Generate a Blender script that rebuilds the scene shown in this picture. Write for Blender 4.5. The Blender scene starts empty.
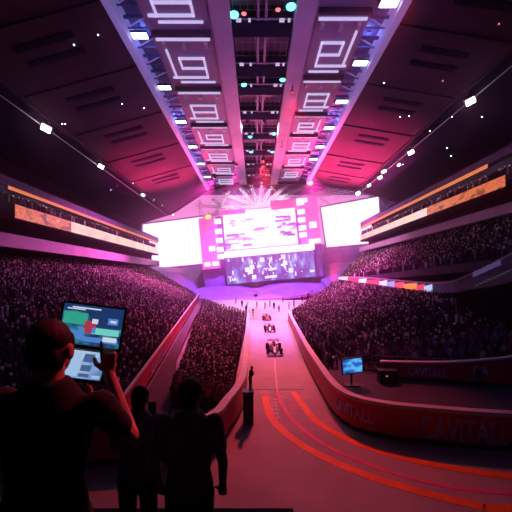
import bpy, bmesh, math, random
import numpy as np
from mathutils import Vector, Matrix
random.seed(7); rng = np.random.default_rng(7)
S = bpy.context.scene
COL = S.collection
ZC = 10.5                      # eye height above the arena floor
F = 333.0                      # focal length in pixels of a 512 px frame
HZ = 279.0                     # horizon row

def W(x, y, zr): return (x, y, zr + ZC)          # heights written relative to the eye
def pix(u, v, y): return ((u - 256) * y / F, y, ZC - (v - HZ) * y / F)

# ------------------------------------------------------------------ camera
cam = bpy.data.cameras.new('camera'); co = bpy.data.objects.new('camera', cam); COL.objects.link(co)
co.location = (0, 0, ZC); co.rotation_euler = (math.pi / 2, 0, 0)
cam.sensor_width = 36; cam.lens = 36 * F / 512; cam.shift_y = (HZ - 256) / 512
cam.clip_start = 0.05; cam.clip_end = 600
S.camera = co
S.view_settings.view_transform = 'Standard'; S.view_settings.look = 'None'
S.view_settings.gamma = 1; S.view_settings.use_curve_mapping = False; S.view_settings.exposure = 0
try:
    S.cycles.use_denoising = True
    S.cycles.max_bounces = 5; S.cycles.diffuse_bounces = 3; S.cycles.glossy_bounces = 2
    S.cycles.volume_bounces = 0; S.cycles.sample_clamp_indirect = 4; S.cycles.sample_clamp_direct = 0
    S.cycles.caustics_reflective = False; S.cycles.caustics_refractive = False
except Exception: pass

# ------------------------------------------------------------------ materials
def mat(name, c, rough=.7, metal=0, var=.25, scale=3.0, emit=None, es=0, spec=.3):
    m = bpy.data.materials.new(name); m.use_nodes = True
    nt = m.node_tree; n = nt.nodes; b = n['Principled BSDF']
    b.inputs['Roughness'].default_value = rough; b.inputs['Metallic'].default_value = metal
    b.inputs['Specular IOR Level'].default_value = spec
    tc = n.new('ShaderNodeTexCoord'); nz = n.new('ShaderNodeTexNoise'); nz.inputs['Scale'].default_value = scale
    nz.inputs['Detail'].default_value = 4
    nt.links.new(tc.outputs['Object'], nz.inputs['Vector'])
    r = n.new('ShaderNodeValToRGB'); nt.links.new(nz.outputs['Fac'], r.inputs['Fac'])
    r.color_ramp.elements[0].position = .3; r.color_ramp.elements[1].position = .7
    r.color_ramp.elements[0].color = (*[x * (1 - var) for x in c], 1)
    r.color_ramp.elements[1].color = (*[min(1, x * (1 + var)) for x in c], 1)
    nt.links.new(r.outputs['Color'], b.inputs['Base Color'])
    if emit is not None:
        b.inputs['Emission Color'].default_value = (*emit, 1); b.inputs['Emission Strength'].default_value = es
    return m

def glow(name, c, es):
    return mat(name, tuple(x * .5 for x in c), .5, 0, .05, 2, c, es)

def picture(name, stops, scale=1.0, es=1.0, stretch=(1, 1, 1), detail=3, kind='noise', lo=.3, hi=.7):
    """a lit screen: its picture is a noise field through a colour ramp"""
    m = bpy.data.materials.new(name); m.use_nodes = True
    nt = m.node_tree; n = nt.nodes; b = n['Principled BSDF']; b.inputs['Roughness'].default_value = .3
    b.inputs['Base Color'].default_value = (.02, .02, .02, 1)
    tc = n.new('ShaderNodeTexCoord'); mp = n.new('ShaderNodeMapping'); mp.inputs['Scale'].default_value = stretch
    nt.links.new(tc.outputs['Object'], mp.inputs['Vector'])
    if kind == 'noise':
        t = n.new('ShaderNodeTexNoise'); t.inputs['Detail'].default_value = detail; out = t.outputs['Fac']
    else:
        t = n.new('ShaderNodeTexVoronoi'); out = t.outputs['Color']
    t.inputs['Scale'].default_value = scale
    nt.links.new(mp.outputs['Vector'], t.inputs['Vector'])
    r = n.new('ShaderNodeValToRGB'); cr = r.color_ramp
    while len(cr.elements) < len(stops): cr.elements.new(.5)
    for i, c in enumerate(stops):
        cr.elements[i].position = lo + (hi - lo) * i / max(1, len(stops) - 1); cr.elements[i].color = (*c, 1)
    nt.links.new(out, r.inputs['Fac'])
    nt.links.new(r.outputs['Color'], b.inputs['Emission Color']); b.inputs['Emission Strength'].default_value = es
    return m

def island_mat(name, stops, rough=.8):
    m = bpy.data.materials.new(name); m.use_nodes = True
    nt = m.node_tree; n = nt.nodes; b = n['Principled BSDF']; b.inputs['Roughness'].default_value = rough
    b.inputs['Specular IOR Level'].default_value = .2
    g = n.new('ShaderNodeNewGeometry'); r = n.new('ShaderNodeValToRGB'); cr = r.color_ramp; cr.interpolation = 'CONSTANT'
    while len(cr.elements) < len(stops): cr.elements.new(.5)
    for i, (p, c) in enumerate(stops):
        cr.elements[i].position = p; cr.elements[i].color = (*c, 1)
    nt.links.new(g.outputs['Random Per Island'], r.inputs['Fac']); nt.links.new(r.outputs['Color'], b.inputs['Base Color'])
    return m

M = {}
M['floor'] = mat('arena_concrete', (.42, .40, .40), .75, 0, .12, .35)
M['red'] = mat('barrier_red', (.55, .03, .06), .45, 0, .15, .8)
M['rim'] = mat('barrier_rail_grey', (.62, .58, .60), .5, 0, .12, 1.2)
M['letter'] = mat('barrier_lettering_lilac', (.50, .46, .95), .6, 0, .3, 1.5)
M['orange'] = mat('track_orange_paint', (.95, .22, .02), .6, 0, .15, 1)
M['pinkpaint'] = mat('track_pink_paint', (.75, .12, .28), .6, 0, .15, 1)
M['white'] = mat('white_paint', (.8, .78, .78), .6, 0, .1, 2)
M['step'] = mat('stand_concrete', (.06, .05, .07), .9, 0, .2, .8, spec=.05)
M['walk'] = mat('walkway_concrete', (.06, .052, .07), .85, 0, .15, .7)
M['black'] = mat('black_plastic', (.012, .012, .014), .5, 0, .2, 5)
M['darkmetal'] = mat('dark_metal', (.035, .033, .04), .45, .6, .2, 3)
M['steel'] = mat('grey_steel', (.35, .33, .36), .4, .5, .15, 3)
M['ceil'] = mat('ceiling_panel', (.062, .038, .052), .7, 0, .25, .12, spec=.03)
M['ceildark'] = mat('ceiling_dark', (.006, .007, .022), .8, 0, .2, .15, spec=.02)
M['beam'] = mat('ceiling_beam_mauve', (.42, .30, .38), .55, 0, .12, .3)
M['panelm'] = mat('ceiling_bay_mauve', (.24, .16, .24), .55, 0, .15, .4)
M['blue'] = mat('gantry_blue', (.06, .09, .25), .5, 0, .2, .6)
M['edge'] = mat('edge_beam_painted_glow', (.50, .48, .78), .5, 0, .1, .4, (.36, .30, .9), .22)  # faint emission paints light onto beams and braces, no lamp inside
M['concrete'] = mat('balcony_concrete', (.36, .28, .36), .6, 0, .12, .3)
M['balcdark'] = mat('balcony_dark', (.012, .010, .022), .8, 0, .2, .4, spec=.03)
M['fascia'] = mat('balcony_fascia', (.07, .06, .16), .5, 0, .3, .5)
M['truss'] = mat('white_truss', (.85, .80, .85), .5, 0, .05, .5)
M['pinkwall'] = mat('stage_pink_added_glow', (.80, .16, .42), .6, 0, .1, .3, (1, .17, .58), .72)  # pink emission added to brighten the unlit towers and headers
M['purple'] = mat('stage_purple', (.36, .16, .52), .6, 0, .2, .2)
M['magenta'] = mat('stage_lip_magenta', (.55, .06, .30), .6, 0, .15, .3)
M['skin'] = mat('skin', (.42, .24, .18), .6, 0, .08, 12)
M['hair'] = mat('dark_hair', (.018, .012, .010), .7, 0, .4, 40)
M['tee'] = mat('black_cotton', (.010, .010, .012), .9, 0, .3, 30)
M['trouser'] = mat('dark_trousers', (.015, .015, .02), .9, 0, .3, 20)
M['greytee'] = mat('grey_cotton', (.16, .13, .17), .9, 0, .2, 20)
M['mauvetee'] = mat('mauve_cotton', (.24, .15, .22), .9, 0, .2, 20)
M['tyre'] = mat('tyre_rubber', (.012, .012, .012), .8, 0, .2, 6)
M['carred'] = mat('car_red', (.30, .02, .05), .35, 0, .1, 3)
M['cardark'] = mat('car_dark', (.05, .03, .06), .35, 0, .1, 3)
M['lampw'] = glow('lamp_white', (1, .86, .95), 9)
M['lampteal'] = glow('lamp_teal', (.10, .85, .80), 5)
M['lampred'] = glow('lamp_red', (1, .22, .25), 1.2)
M['lampgantry'] = glow('lamp_gantry_white', (.80, .86, 1), 6)
M['bar'] = glow('light_bar_lilac', (.76, .62, 1), .72)
M['window'] = glow('window_glare', (1, .62, .95), 1.75)
M['mesh'] = glow('roof_glazing', (1, .34, .80), .72)
M['warm'] = glow('lamp_amber', (1, .30, .05), 3)
M['strip'] = glow('strip_orange', (1, .26, .08), .75)
M['led'] = picture('led_ribbon', [(.05, .01, .08), (.35, .05, .02), (.95, .26, .02), (.75, .07, .10), (1, .45, .10)], .42, .85, (1, 1, 2.2), 6)
M['ledpale'] = picture('led_ribbon_pale', [(1, .42, .50), (1, .62, .48), (1, .66, .78)], .2, 1.05, (1, 1, 2), 2)
M['screenmain'] = picture('stage_screen_picture', [(.30, .10, .42), (.40, .16, .48), (1, .45, .80), (1, .52, .86)], .17, 2.1, (.7, 1, 2.0), 6, lo=.36, hi=.47)
M['screenlow'] = picture('stage_lower_picture', [(.30, .06, .42), (.28, .10, .58), (.36, .28, .88), (.8, .72, 1)], .22, 1.0, (1.6, 1, .8), 8, lo=.36, hi=.68)
M['monitor'] = picture('monitor_picture', [(.01, .04, .25), (.02, .18, .75), (.15, .55, 1)], 1.4, .9, (1, 1, 2.2), 3, lo=.35, hi=.6)

CLOTH = {'dark': (.03, .025, .035), 'red': (.30, .03, .05), 'pale': (.45, .38, .42), 'blue': (.06, .09, .26), 'mauve': (.22, .12, .20)}
for k, c in CLOTH.items(): M['cloth_' + k] = mat('cloth_' + k, c, .9, 0, .2, 8)
M['crowdbody'] = island_mat('crowd_clothes', [(0, (.012, .010, .014)), (.50, (.04, .025, .04)), (.70, (.12, .05, .09)), (.80, (.08, .07, .15)), (.87, (.34, .20, .28)), (.93, (.70, .55, .62)), (.97, (.9, .85, .9))])
M['crowdhead'] = island_mat('crowd_heads', [(0, (.015, .01, .01)), (.42, (.06, .035, .033)), (.58, (.42, .26, .24)), (.78, (.75, .55, .52)), (.92, (.95, .9, .9))])

# ------------------------------------------------------------------ mesh builder
class MB:
    def __init__(s): s.v = []; s.f = []; s.m = []
    def quad(s, pts, mi=0):
        i = len(s.v); s.v += [tuple(p) for p in pts]; s.f.append(tuple(range(i, i + len(pts)))); s.m.append(mi); return s
    def hexa(s, p, mi=0):
        """p: 8 corners, bottom loop 0-3 then top loop 4-7"""
        i = len(s.v); s.v += [tuple(q) for q in p]
        for a in ((3, 2, 1, 0), (4, 5, 6, 7), (0, 1, 5, 4), (1, 2, 6, 5), (2, 3, 7, 6), (3, 0, 4, 7)):
            s.f.append(tuple(i + k for k in a)); s.m.append(mi)
        return s
    def box(s, c, d, mi=0, rot=None):
        x, y, z = (k / 2 for k in d); ps = []
        for sz in (-1, 1):
            for sx, sy in ((-1, -1), (1, -1), (1, 1), (-1, 1)):
                q = Vector((sx * x, sy * y, sz * z))
                if rot is not None: q = rot @ q
                ps.append((c[0] + q.x, c[1] + q.y, c[2] + q.z))
        return s.hexa(ps, mi)
    def tube(s, pts, r, n=8, mi=0, cap=True, ell=None):
        """pts: points; r: radius or list of them; ell: (rx, ry) list for upright rings"""
        pts = [Vector(p) for p in pts]; base = len(s.v); k = len(pts)
        rr = r if isinstance(r, (list, tuple)) else [r] * k
        up = Vector((0, 0, 1)); side = None
        for i, p in enumerate(pts):
            d = (pts[min(i + 1, k - 1)] - pts[max(i - 1, 0)]).normalized()
            if side is None:
                side = d.cross(up)
                if side.length < 1e-3: side = Vector((1, 0, 0))
                side.normalize()
            else:
                side = (side - d * side.dot(d)).normalized()
            o = d.cross(side)
            for j in range(n):
                a = 2 * math.pi * j / n
                if ell: q = p + Vector((ell[i][0] * math.cos(a), ell[i][1] * math.sin(a), 0))
                else: q = p + (side * math.cos(a) + o * math.sin(a)) * rr[i]
                s.v.append(tuple(q))
        for i in range(k - 1):
            for j in range(n):
                a = base + i * n + j; b = base + i * n + (j + 1) % n
                s.f.append((a, b, b + n, a + n)); s.m.append(mi)
        if cap:
            s.f.append(tuple(base + j for j in range(n))[::-1]); s.m.append(mi)
            s.f.append(tuple(base + (k - 1) * n + j for j in range(n))); s.m.append(mi)
        return s
    def ball(s, c, r, nu=14, nv=9, mi=0, rot=None):
        base = len(s.v); r = r if isinstance(r, (list, tuple)) else (r, r, r)
        for i in range(nv + 1):
            t = math.pi * i / nv
            for j in range(nu):
                a = 2 * math.pi * j / nu
                q = Vector((r[0] * math.sin(t) * math.cos(a), r[1] * math.sin(t) * math.sin(a), -r[2] * math.cos(t)))
                if rot is not None: q = rot @ q
                s.v.append((c[0] + q.x, c[1] + q.y, c[2] + q.z))
        for i in range(nv):
            for j in range(nu):
                a = base + i * nu + j; b = base + i * nu + (j + 1) % nu
                s.f.append((a, b, b + nu, a + nu)); s.m.append(mi)
        return s
    def prism(s, poly, y0, y1, mi=0):
        """an x-z outline pushed from y0 to y1"""
        n = len(poly); i = len(s.v)
        s.v += [(x, y0, z) for x, z in poly] + [(x, y1, z) for x, z in poly]
        s.f.append(tuple(range(i, i + n))); s.m.append(mi)
        s.f.append(tuple(range(i + n, i + 2 * n))[::-1]); s.m.append(mi)
        for k in range(n):
            a = i + k; b = i + (k + 1) % n; s.f.append((b, a, a + n, b + n)); s.m.append(mi)
        return s
    def mesh(s, name, mats, smooth=False):
        me = bpy.data.meshes.new(name); me.from_pydata(s.v, [], s.f)
        mats = mats if isinstance(mats, (list, tuple)) else [mats]
        for m in mats: me.materials.append(m)
        me.polygons.foreach_set('material_index', s.m)
        if smooth: me.polygons.foreach_set('use_smooth', [True] * len(s.f))
        bm = bmesh.new(); bm.from_mesh(me); bmesh.ops.remove_doubles(bm, verts=bm.verts, dist=1e-5)
        bmesh.ops.recalc_face_normals(bm, faces=bm.faces); bm.to_mesh(me); bm.free()
        me.update(); return me
    def build(s, name, mats, parent=None, smooth=False, bevel=0):
        o = bpy.data.objects.new(name, s.mesh(name, mats, smooth)); COL.objects.link(o)
        if parent is not None:
            o.parent = parent
            if parent.parent is None: o.matrix_parent_inverse = Matrix.Translation(-Vector(parent.location)) if abs(sum(parent.rotation_euler)) < 1e-9 and parent.get('_world') else Matrix.Identity(4)
        if bevel:
            b = o.modifiers.new('bevel', 'BEVEL'); b.width = bevel; b.segments = 2; b.limit_method = 'ANGLE'
        return o

def tag(o, label=None, cat=None, group=None, kind=None):
    if label: o['label'] = label
    if cat: o['category'] = cat
    if group: o['group'] = group
    if kind: o['kind'] = kind
    return o

def empty(name, loc, label=None, cat=None, group=None, kind=None, rz=0):
    o = bpy.data.objects.new(name, None); COL.objects.link(o); o.location = loc; o.rotation_euler = (0, 0, rz)
    o.empty_display_size = .3
    return tag(o, label, cat, group, kind)

def wempty(name, loc, *a, **k):
    """an Empty whose children are written in world coordinates"""
    o = empty(name, loc, *a, **k); o['_world'] = 1; return o

def struct(name, mb, mats, **k):
    o = mb.build(name, mats, **k)
    if o.parent is None: o['kind'] = 'structure'
    return o

def copy_tree(o, parent=None):
    c = o.copy(); COL.objects.link(c)
    if parent is not None: c.parent = parent
    for ch in list(o.children): copy_tree(ch, c)
    return c

def aim(o, target):
    d = Vector(target) - Vector(o.location); o.rotation_euler = d.to_track_quat('-Z', 'Y').to_euler()

# ------------------------------------------------------------------ added lights in invented fixtures
def spot(label, loc, target, col, energy, angle=60, blend=.6, r=.5, name='added_spotlight', size=1.0, group=None, mast=False):
    e = empty(name, loc, label, 'spotlight', group); aim(e, target)
    L = bpy.data.lights.new('spot_beam', 'SPOT'); L.color = col; L.energy = energy
    L.spot_size = math.radians(angle); L.spot_blend = blend; L.shadow_soft_size = r
    lo = bpy.data.objects.new('spot_beam', L); COL.objects.link(lo); lo.parent = e; lo.location = (0, 0, -.75 * size)
    can = MB().tube([(0, 0, -.55 * size), (0, 0, .0), (0, 0, .5 * size), (0, 0, .7 * size)], [.55 * size, .5 * size, .42 * size, .2 * size], 14, cap=False)
    can.build('housing', M['black'], e, smooth=True)
    MB().tube([(0, 0, -.3 * size), (0, 0, -.34 * size)], [.47 * size, .47 * size], 14).build('lens', glow('lens', col, 1.2), e)
    y = MB(); y.box((-.62 * size, 0, .2 * size), (.06 * size, .2 * size, .9 * size)); y.box((.62 * size, 0, .2 * size), (.06 * size, .2 * size, .9 * size)); y.box((0, 0, .68 * size), (1.3 * size, .2 * size, .06 * size))
    y.build('yoke', M['darkmetal'], e)
    top = ZC + 39.6 if loc[2] > ZC + 30 and abs(loc[0]) < 20.5 and loc[1] < 134 else (ZC + 39.6 if mast else None)
    if top is not None:
        h = MB().tube([(loc[0], loc[1], loc[2]), (loc[0], loc[1], top)], .09, 6).build('hanger', M['darkmetal'])
        h.parent = e; h.matrix_parent_inverse = (Matrix.Translation(Vector(loc)) @ e.rotation_euler.to_matrix().to_4x4()).inverted()
    return e

# ------------------------------------------------------------------ floor and track paint
fl = MB(); fl.box((0, 70, -.25), (140, 210, .5)); struct('floor', fl, M['floor'])

def path_strip(pts, w, z, h=.012):
    mb = MB(); L = []
    for i, p in enumerate(pts):
        a = Vector(pts[max(i - 1, 0)]); b = Vector(pts[min(i + 1, len(pts) - 1)]); d = (b - a).normalized()
        L.append((Vector(p), Vector((d.y, -d.x))))
    for (p, n), (q, m) in zip(L, L[1:]):
        c = [p - n * w / 2, p + n * w / 2, q + m * w / 2, q - m * w / 2]
        mb.hexa([(k.x, k.y, z) for k in c] + [(k.x, k.y, z + h) for k in c])
    return mb
def smoothpath(pts, n=6):
    out = []
    P = [Vector(p) for p in pts]
    for i in range(len(P) - 1):
        p0 = P[max(i - 1, 0)]; p1 = P[i]; p2 = P[i + 1]; p3 = P[min(i + 2, len(P) - 1)]
        for k in range(n):
            t = k / n
            out.append(.5 * ((2 * p1) + (p2 - p0) * t + (2 * p0 - 5 * p1 + 4 * p2 - p3) * t * t + (3 * p1 - p0 - 3 * p2 + p3) * t ** 3))
    out.append(P[-1]); return out
s1 = path_strip(smoothpath([(3.45, 31), (3.95, 27.5), (4.6, 24.2), (7.1, 20.6), (11.4, 18.3), (17, 17.2), (26, 16.8)]), .55, .004)
struct('track_stripe', s1, M['orange']); 
s2 = path_strip(smoothpath([(.85, 30), (.95, 27), (1.5, 24), (3.2, 20.6), (6.2, 17.6), (10.1, 15.5), (12.2, 15.2), (26, 14.8)]), .6, .004)
struct('track_stripe', s2, M['orange'])
s3 = path_strip(smoothpath([(2.0, 31), (2.3, 27), (3.1, 23.6), (5.0, 20.2), (8.6, 17.3), (13.6, 16.2), (26, 15.8)]), .3, .005)
struct('track_stripe', s3, M['pinkpaint'])
s4 = path_strip([(2.45, 44), (2.2, 38), (2.0, 31)], .14, .004); struct('track_stripe', s4, M['white'])
sm = MB(); sm.box((2.2, 31.6, .006), (4.6, .18, .012)); struct('track_stripe', sm, M['black'])
sc_ = MB()
for k in range(26):
    x = random.uniform(.5, 4.6); y = random.uniform(29.2, 31.2)
    sc_.box((x, y, .008), (random.uniform(.3, 1.1), random.uniform(.04, .12), .012), 0, Matrix.Rotation(random.uniform(-.5, .5), 3, 'Z'))
tag(struct('floor_scuff', sc_, M['white']), 'pale scuffs across the track by the start line')
for k, (x0, x1) in enumerate(((1.25, 1.85), (2.75, 3.5))):
    mb = MB()
    for i in range(6):
        y = 25.2 + i * .75
        if k and i in (0, 1, 5): continue
        mb.box(((x0 + x1) / 2 + .02 * i, y, .008), (x1 - x0 - .1 * (i % 2), .16, .012)); mb.box((x0 + .1, y + .25, .008), (.12, .4, .012)); mb.box((x1 - .2, y + .25, .008), (.12, .3, .012))
    struct('floor_marking', mb, M['pinkpaint'] if k else M['white'])

# ------------------------------------------------------------------ walls along a path
def offs(path):
    """right-hand unit normals along (x, y, ...) points"""
    out = []
    for i in range(len(path)):
        a = path[max(i - 1, 0)]; b = path[min(i + 1, len(path) - 1)]
        d = Vector((b[0] - a[0], b[1] - a[1])).normalized(); out.append(Vector((d.y, -d.x)))
    return out
def wall_mesh(path, thick, z0=None, z1=None, out=0):
    """path of (x, y, zbase, ztop); the face stands on the path, the body behind it"""
    mb = MB(); N = offs(path)
    for (p, n), (q, m) in zip(zip(path, N), zip(path[1:], N[1:])):
        def four(z_p, z_q):
            return [(p[0] + n.x * out, p[1] + n.y * out, z_p), (q[0] + m.x * out, q[1] + m.y * out, z_q), (q[0] - m.x * thick, q[1] - m.y * thick, z_q), (p[0] - n.x * thick, p[1] - n.y * thick, z_p)]
        lo = four(p[2] if z0 is None else p[3] + z0, q[2] if z0 is None else q[3] + z0); hi = four(p[3] + (z1 or 0), q[3] + (z1 or 0))
        mb.hexa(lo + hi)
    return mb
def smooth4(path, n=5):
    P = [Vector(p) for p in path]; out = []
    for i in range(len(P) - 1):
        p0 = P[max(i - 1, 0)]; p1 = P[i]; p2 = P[i + 1]; p3 = P[min(i + 2, len(P) - 1)]
        for k in range(n):
            t = k / n
            out.append(.5 * ((2 * p1) + (p2 - p0) * t + (2 * p0 - 5 * p1 + 4 * p2 - p3) * t * t + (3 * p1 - p0 - 3 * p2 + p3) * t ** 3))
    out.append(P[-1]); return [tuple(p) for p in out]
def text_mesh(body, extrude=.03):
    c = bpy.data.curves.new('t', 'FONT'); c.body = body; c.size = 1; c.extrude = extrude; c.offset = .02
    o = bpy.data.objects.new('t', c); COL.objects.link(o)
    dg = bpy.context.evaluated_depsgraph_get(); me = bpy.data.meshes.new_from_object(o.evaluated_get(dg))
    bpy.data.objects.remove(o); return me
def lettering(body, path, s0, length, height, zoff, parent, m, name='lettering', lift=.05, base='z0'):
    """text laid along a wall path from arc length s0, LENGTH metres wide"""
    me = text_mesh(body, .02); P = np.array([v.co[:] for v in me.vertices]); x0, x1 = P[:, 0].min(), P[:, 0].max(); y0, y1 = P[:, 1].min(), P[:, 1].max()
    N = offs(path); acc = [0]
    for a, b in zip(path, path[1:]): acc.append(acc[-1] + math.hypot(b[0] - a[0], b[1] - a[1]))
    for v, p in zip(me.vertices, P):
        s = s0 + (p[0] - x0) / (x1 - x0) * length; i = 0
        while i < len(acc) - 2 and acc[i + 1] < s: i += 1
        t = (s - acc[i]) / (acc[i + 1] - acc[i]); n = N[i] * (1 - t) + N[i + 1] * t
        q = [path[i][k] * (1 - t) + path[i + 1][k] * t for k in range(4)]
        d = lift + p[2]
        v.co = (q[0] + n.x * d, q[1] + n.y * d, q[2] + zoff + (p[1] - y0) / (y1 - y0) * height)
    me.materials.clear(); me.materials.append(m); me.update()
    o = bpy.data.objects.new(name, me); COL.objects.link(o); o.parent = parent
    o.matrix_parent_inverse = Matrix.Translation(-Vector(parent.location)); return o
def arc_at(path, x):
    acc = 0
    for a, b in zip(path, path[1:]):
        if (a[0] - x) * (b[0] - x) <= 0 and abs(b[0] - a[0]) > .2: return acc + math.hypot(b[0] - a[0], b[1] - a[1]) * (x - a[0]) / (b[0] - a[0])
        acc += math.hypot(b[0] - a[0], b[1] - a[1])
    return acc
def barrier(path, label, thick=.25, rail=.28, railw=.16):
    p0 = path[0]; e = wempty('track_barrier', (p0[0], p0[1], p0[2]), label, 'barrier')
    wall_mesh(path, thick).build('panel', M['red'], e)
    wall_mesh(path, thick + railw, -.04, rail - .04, railw).build('top_rail', M['rim'], e)
    wall_mesh([(a, b, c, c + .25) for a, b, c, d in path], thick, out=.06).build('kick_plate', M['black'], e)
    return e

zr = ZC - 8.35
right_path = smooth4([(8.3, 86.4, 0, zr), (6.85, 56.4, 0, zr), (6.2, 41.9, 0, zr), (6.0, 32.1, 0, zr), (6.03, 26.1, 0, zr), (6.75, 23.4, 0, zr), (8.56, 22.0, 0, zr), (11.1, 21.2, 0, zr), (15.6, 20.3, 0, zr), (24, 19.4, 0, zr)])
RB = barrier(right_path, 'curved red barrier that sweeps from the track past the blue monitor', rail=.24)
sA = arc_at(right_path, 10.55)
lettering('CAVITALL', right_path, sA, 5.0, 1.45, .35, RB, M['letter'])
sB = sum(math.hypot(b[0] - a[0], b[1] - a[1]) for a, b in zip(right_path, right_path[1:]) if b[1] > 25.2)
lettering('CAVITALL', right_path, sB, 3.6, .95, .75, RB, M['letter'])
left_path = smooth4([(-30, 18, 0, zr), (-12, 18.5, 0, zr), (-3.9, 19.5, 0, zr), (-2.4, 20.5, 0, zr), (-1.85, 22.8, 0, zr), (-1.3, 25.4, 0, zr), (-.95, 29.7, 0, zr), (-1.05, 41.9, 0, zr), (-1.75, 81, 0, zr)])
LB = barrier(left_path, 'curved red barrier along the track behind the person on the black plinth', rail=.24)
aisle_path = [(-8.95, 20.4, ZC - 10.4, ZC - 8.45), (-9.4, 24.9, ZC - 10.1, ZC - 8.2), (-11.06, 40, ZC - 9.5, ZC - 7.65), (-14.4, 70, ZC - 8.2, ZC - 6.5), (-19.3, 113, ZC - 6.6, ZC - 5.0)]
AB = barrier(smooth4(aisle_path, 4), 'long straight red barrier climbing between the two crowd blocks behind the tablet', rail=.18, railw=.05, thick=.12)
lettering('CAVITALL', smooth4(aisle_path, 4), 12, 9, .8, .5, AB, M['letter'])
w2 = smooth4([(11.7, 31.3, ZC - 9.3, ZC - 7.8), (17, 30, ZC - 9.3, ZC - 7.55), (21, 29, ZC - 9.3, ZC - 7.0), (23, 28.4, ZC - 9.3, ZC - 6.6), (32, 27, ZC - 9.3, ZC - 6)])
W2 = barrier(w2, 'short red barrier in front of the dark stand beyond the curved barrier', rail=.14)
lettering('CAVITALL', w2, arc_at(w2, 14.0), 3.3, .75, .45, W2, M['letter'])
lettering('CA', w2, arc_at(w2, 19.2), 1.2, .9, .75, W2, M['letter'])

# walkway behind the right barrier, walkway beside the aisle barrier
wk = MB(); N = offs(right_path)
for (p, n), (q, m) in zip(zip(right_path, N), zip(right_path[1:], N[1:])):
    if p[1] > 34: continue
    a = (p[0] - n.x * .3, p[1] - n.y * .3); b = (q[0] - m.x * .3, q[1] - m.y * .3)
    wk.hexa([(a[0], a[1], 0), (b[0], b[1], 0), (b[0], 34, 0), (a[0] + .01, 34, 0)] + [(a[0], a[1], 1.2), (b[0], b[1], 1.2), (b[0], 34, 1.2), (a[0] + .01, 34, 1.2)])
wk = MB(); poly = [(p[0] - n.x * .32, p[1] - n.y * .32) for p, n in zip(right_path, N) if p[1] < 27] 
poly += [(32, 19.2), (32, 34), (6.5, 34)]
wk.v = [(x, y, .02) for x, y in poly] + [(x, y, 1.2) for x, y in poly]; n_ = len(poly)
wk.f = [tuple(range(n_))[::-1], tuple(range(n_, 2 * n_))] + [(i, (i + 1) % n_, (i + 1) % n_ + n_, i + n_) for i in range(n_)]; wk.m = [0] * len(wk.f)
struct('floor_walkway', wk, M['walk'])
wl = MB()
L0 = [(-8.2, 19.5, -10.42), (-9.2, 24.9, -10.1), (-10.86, 40, -9.5), (-14.2, 70, -8.2), (-19.1, 113, -6.6)]
L1 = [(-6.0, 19.5, -10.42), (-6.9, 27, -10.2), (-9.5, 40, -9.5), (-13.0, 70, -8.2), (-16.6, 113, -6.6)]
for a, b, c, d in zip(L0, L0[1:], L1, L1[1:]):
    wl.hexa([W(*a[:2], a[2] - .3), W(*c[:2], c[2] - .3), W(*d[:2], d[2] - .3), W(*b[:2], b[2] - .3), W(*a), W(*c), W(*d), W(*b)])
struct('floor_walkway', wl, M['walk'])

# ------------------------------------------------------------------ stands and their seats
def stand(name, A, B, C, D, rows, m=None):
    """A near inner, B far inner, C near outer, D far outer (rel. heights): a stepped slab; returns the standing places"""
    A, B, C, D = (Vector(W(*p)) for p in (A, B, C, D)); mb = MB(); seats = []
    def at(s, t): return (A * (1 - s) + B * s) * (1 - t) + (C * (1 - s) + D * s) * t
    for k in range(rows):
        t0, t1 = k / rows, (k + 1) / rows; tm = t0
        for j in range(10):
            s0, s1 = j / 10, (j + 1) / 10
            z0, z1 = at(s0, t0).z, at(s1, t0).z
            p = [at(s0, t0), at(s1, t0), at(s1, t1), at(s0, t1)]; zz = [z0, z1, z1, z0]
            mb.hexa([(q.x, q.y, z - 1.2) for q, z in zip(p, zz)] + [(q.x, q.y, z) for q, z in zip(p, zz)])
        ln = (at(1, t0 + .5 / rows) - at(0, t0 + .5 / rows)).length
        n = int(ln / .56)
        for i in range(n):
            s = (i + .5 + random.uniform(-.22, .22)) / n
            if random.random() < .10: continue
            q = at(s, (k + random.uniform(.35, .65)) / rows); seats.append((q.x, q.y, at(s, t0).z))
    o = struct(name, mb, m or M['step']); return seats

seat_left = stand('stand_terrace', (-9.7, 20.5, -10.0), (-20.4, 114, -6.0), (-44, 20.5, 2.6), (-44, 137, 4.0), 44)
seat_mid = stand('stand_terrace', (-2.1, 25, -10.3), (-2.2, 92, -9.9), (-6.9, 27, -10.1), (-16.2, 100, -6.9), 17)
seat_right = stand('stand_terrace', (10.6, 33.8, -9.2), (10.3, 46, -9.2), (26.4, 29.8, -7.9), (26.5, 46, -2.9), 20) + stand('stand_terrace', (10.3, 46.01, -9.2), (9.4, 90, -9.4), (26.5, 46.01, -2.9), (27.4, 113, -1.6), 25)
seat_upper = stand('stand_terrace', (28.4, 33, 2.6), (28.3, 114, -.2), (38.5, 33, 9.2), (38.5, 122, 8.6), 16)
seat_rightnear = []
for _ in range(170):
    x = random.uniform(6.9, 10.2); y = random.uniform(34.5, 84)
    if x > 6.9 + max(0, (y - 45)) * .04: seat_rightnear.append((x, y, 1.2 if y < 34 else .55))
ap = MB(); ap.hexa([(6.4, 34, .02), (10.2, 34, .02), (10.2, 88, .02), (8.9, 88, .02), (6.4, 34, .55), (10.2, 34, .55), (10.2, 88, .55), (8.9, 88, .55)])
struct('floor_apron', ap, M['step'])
# balcony rows
seat_bl = [(-40.7 - .9 * r, y + random.uniform(-.2, .2), ZC + 12.75 + .3 * r) for r in range(3) for y in np.arange(44, 136, .62) if random.random() < .85]
seat_br = [(36.7 + .9 * r, y + random.uniform(-.2, .2), ZC + 15.3 + .3 * r) for r in range(3) for y in np.arange(44, 116, .62) if random.random() < .85]

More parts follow.
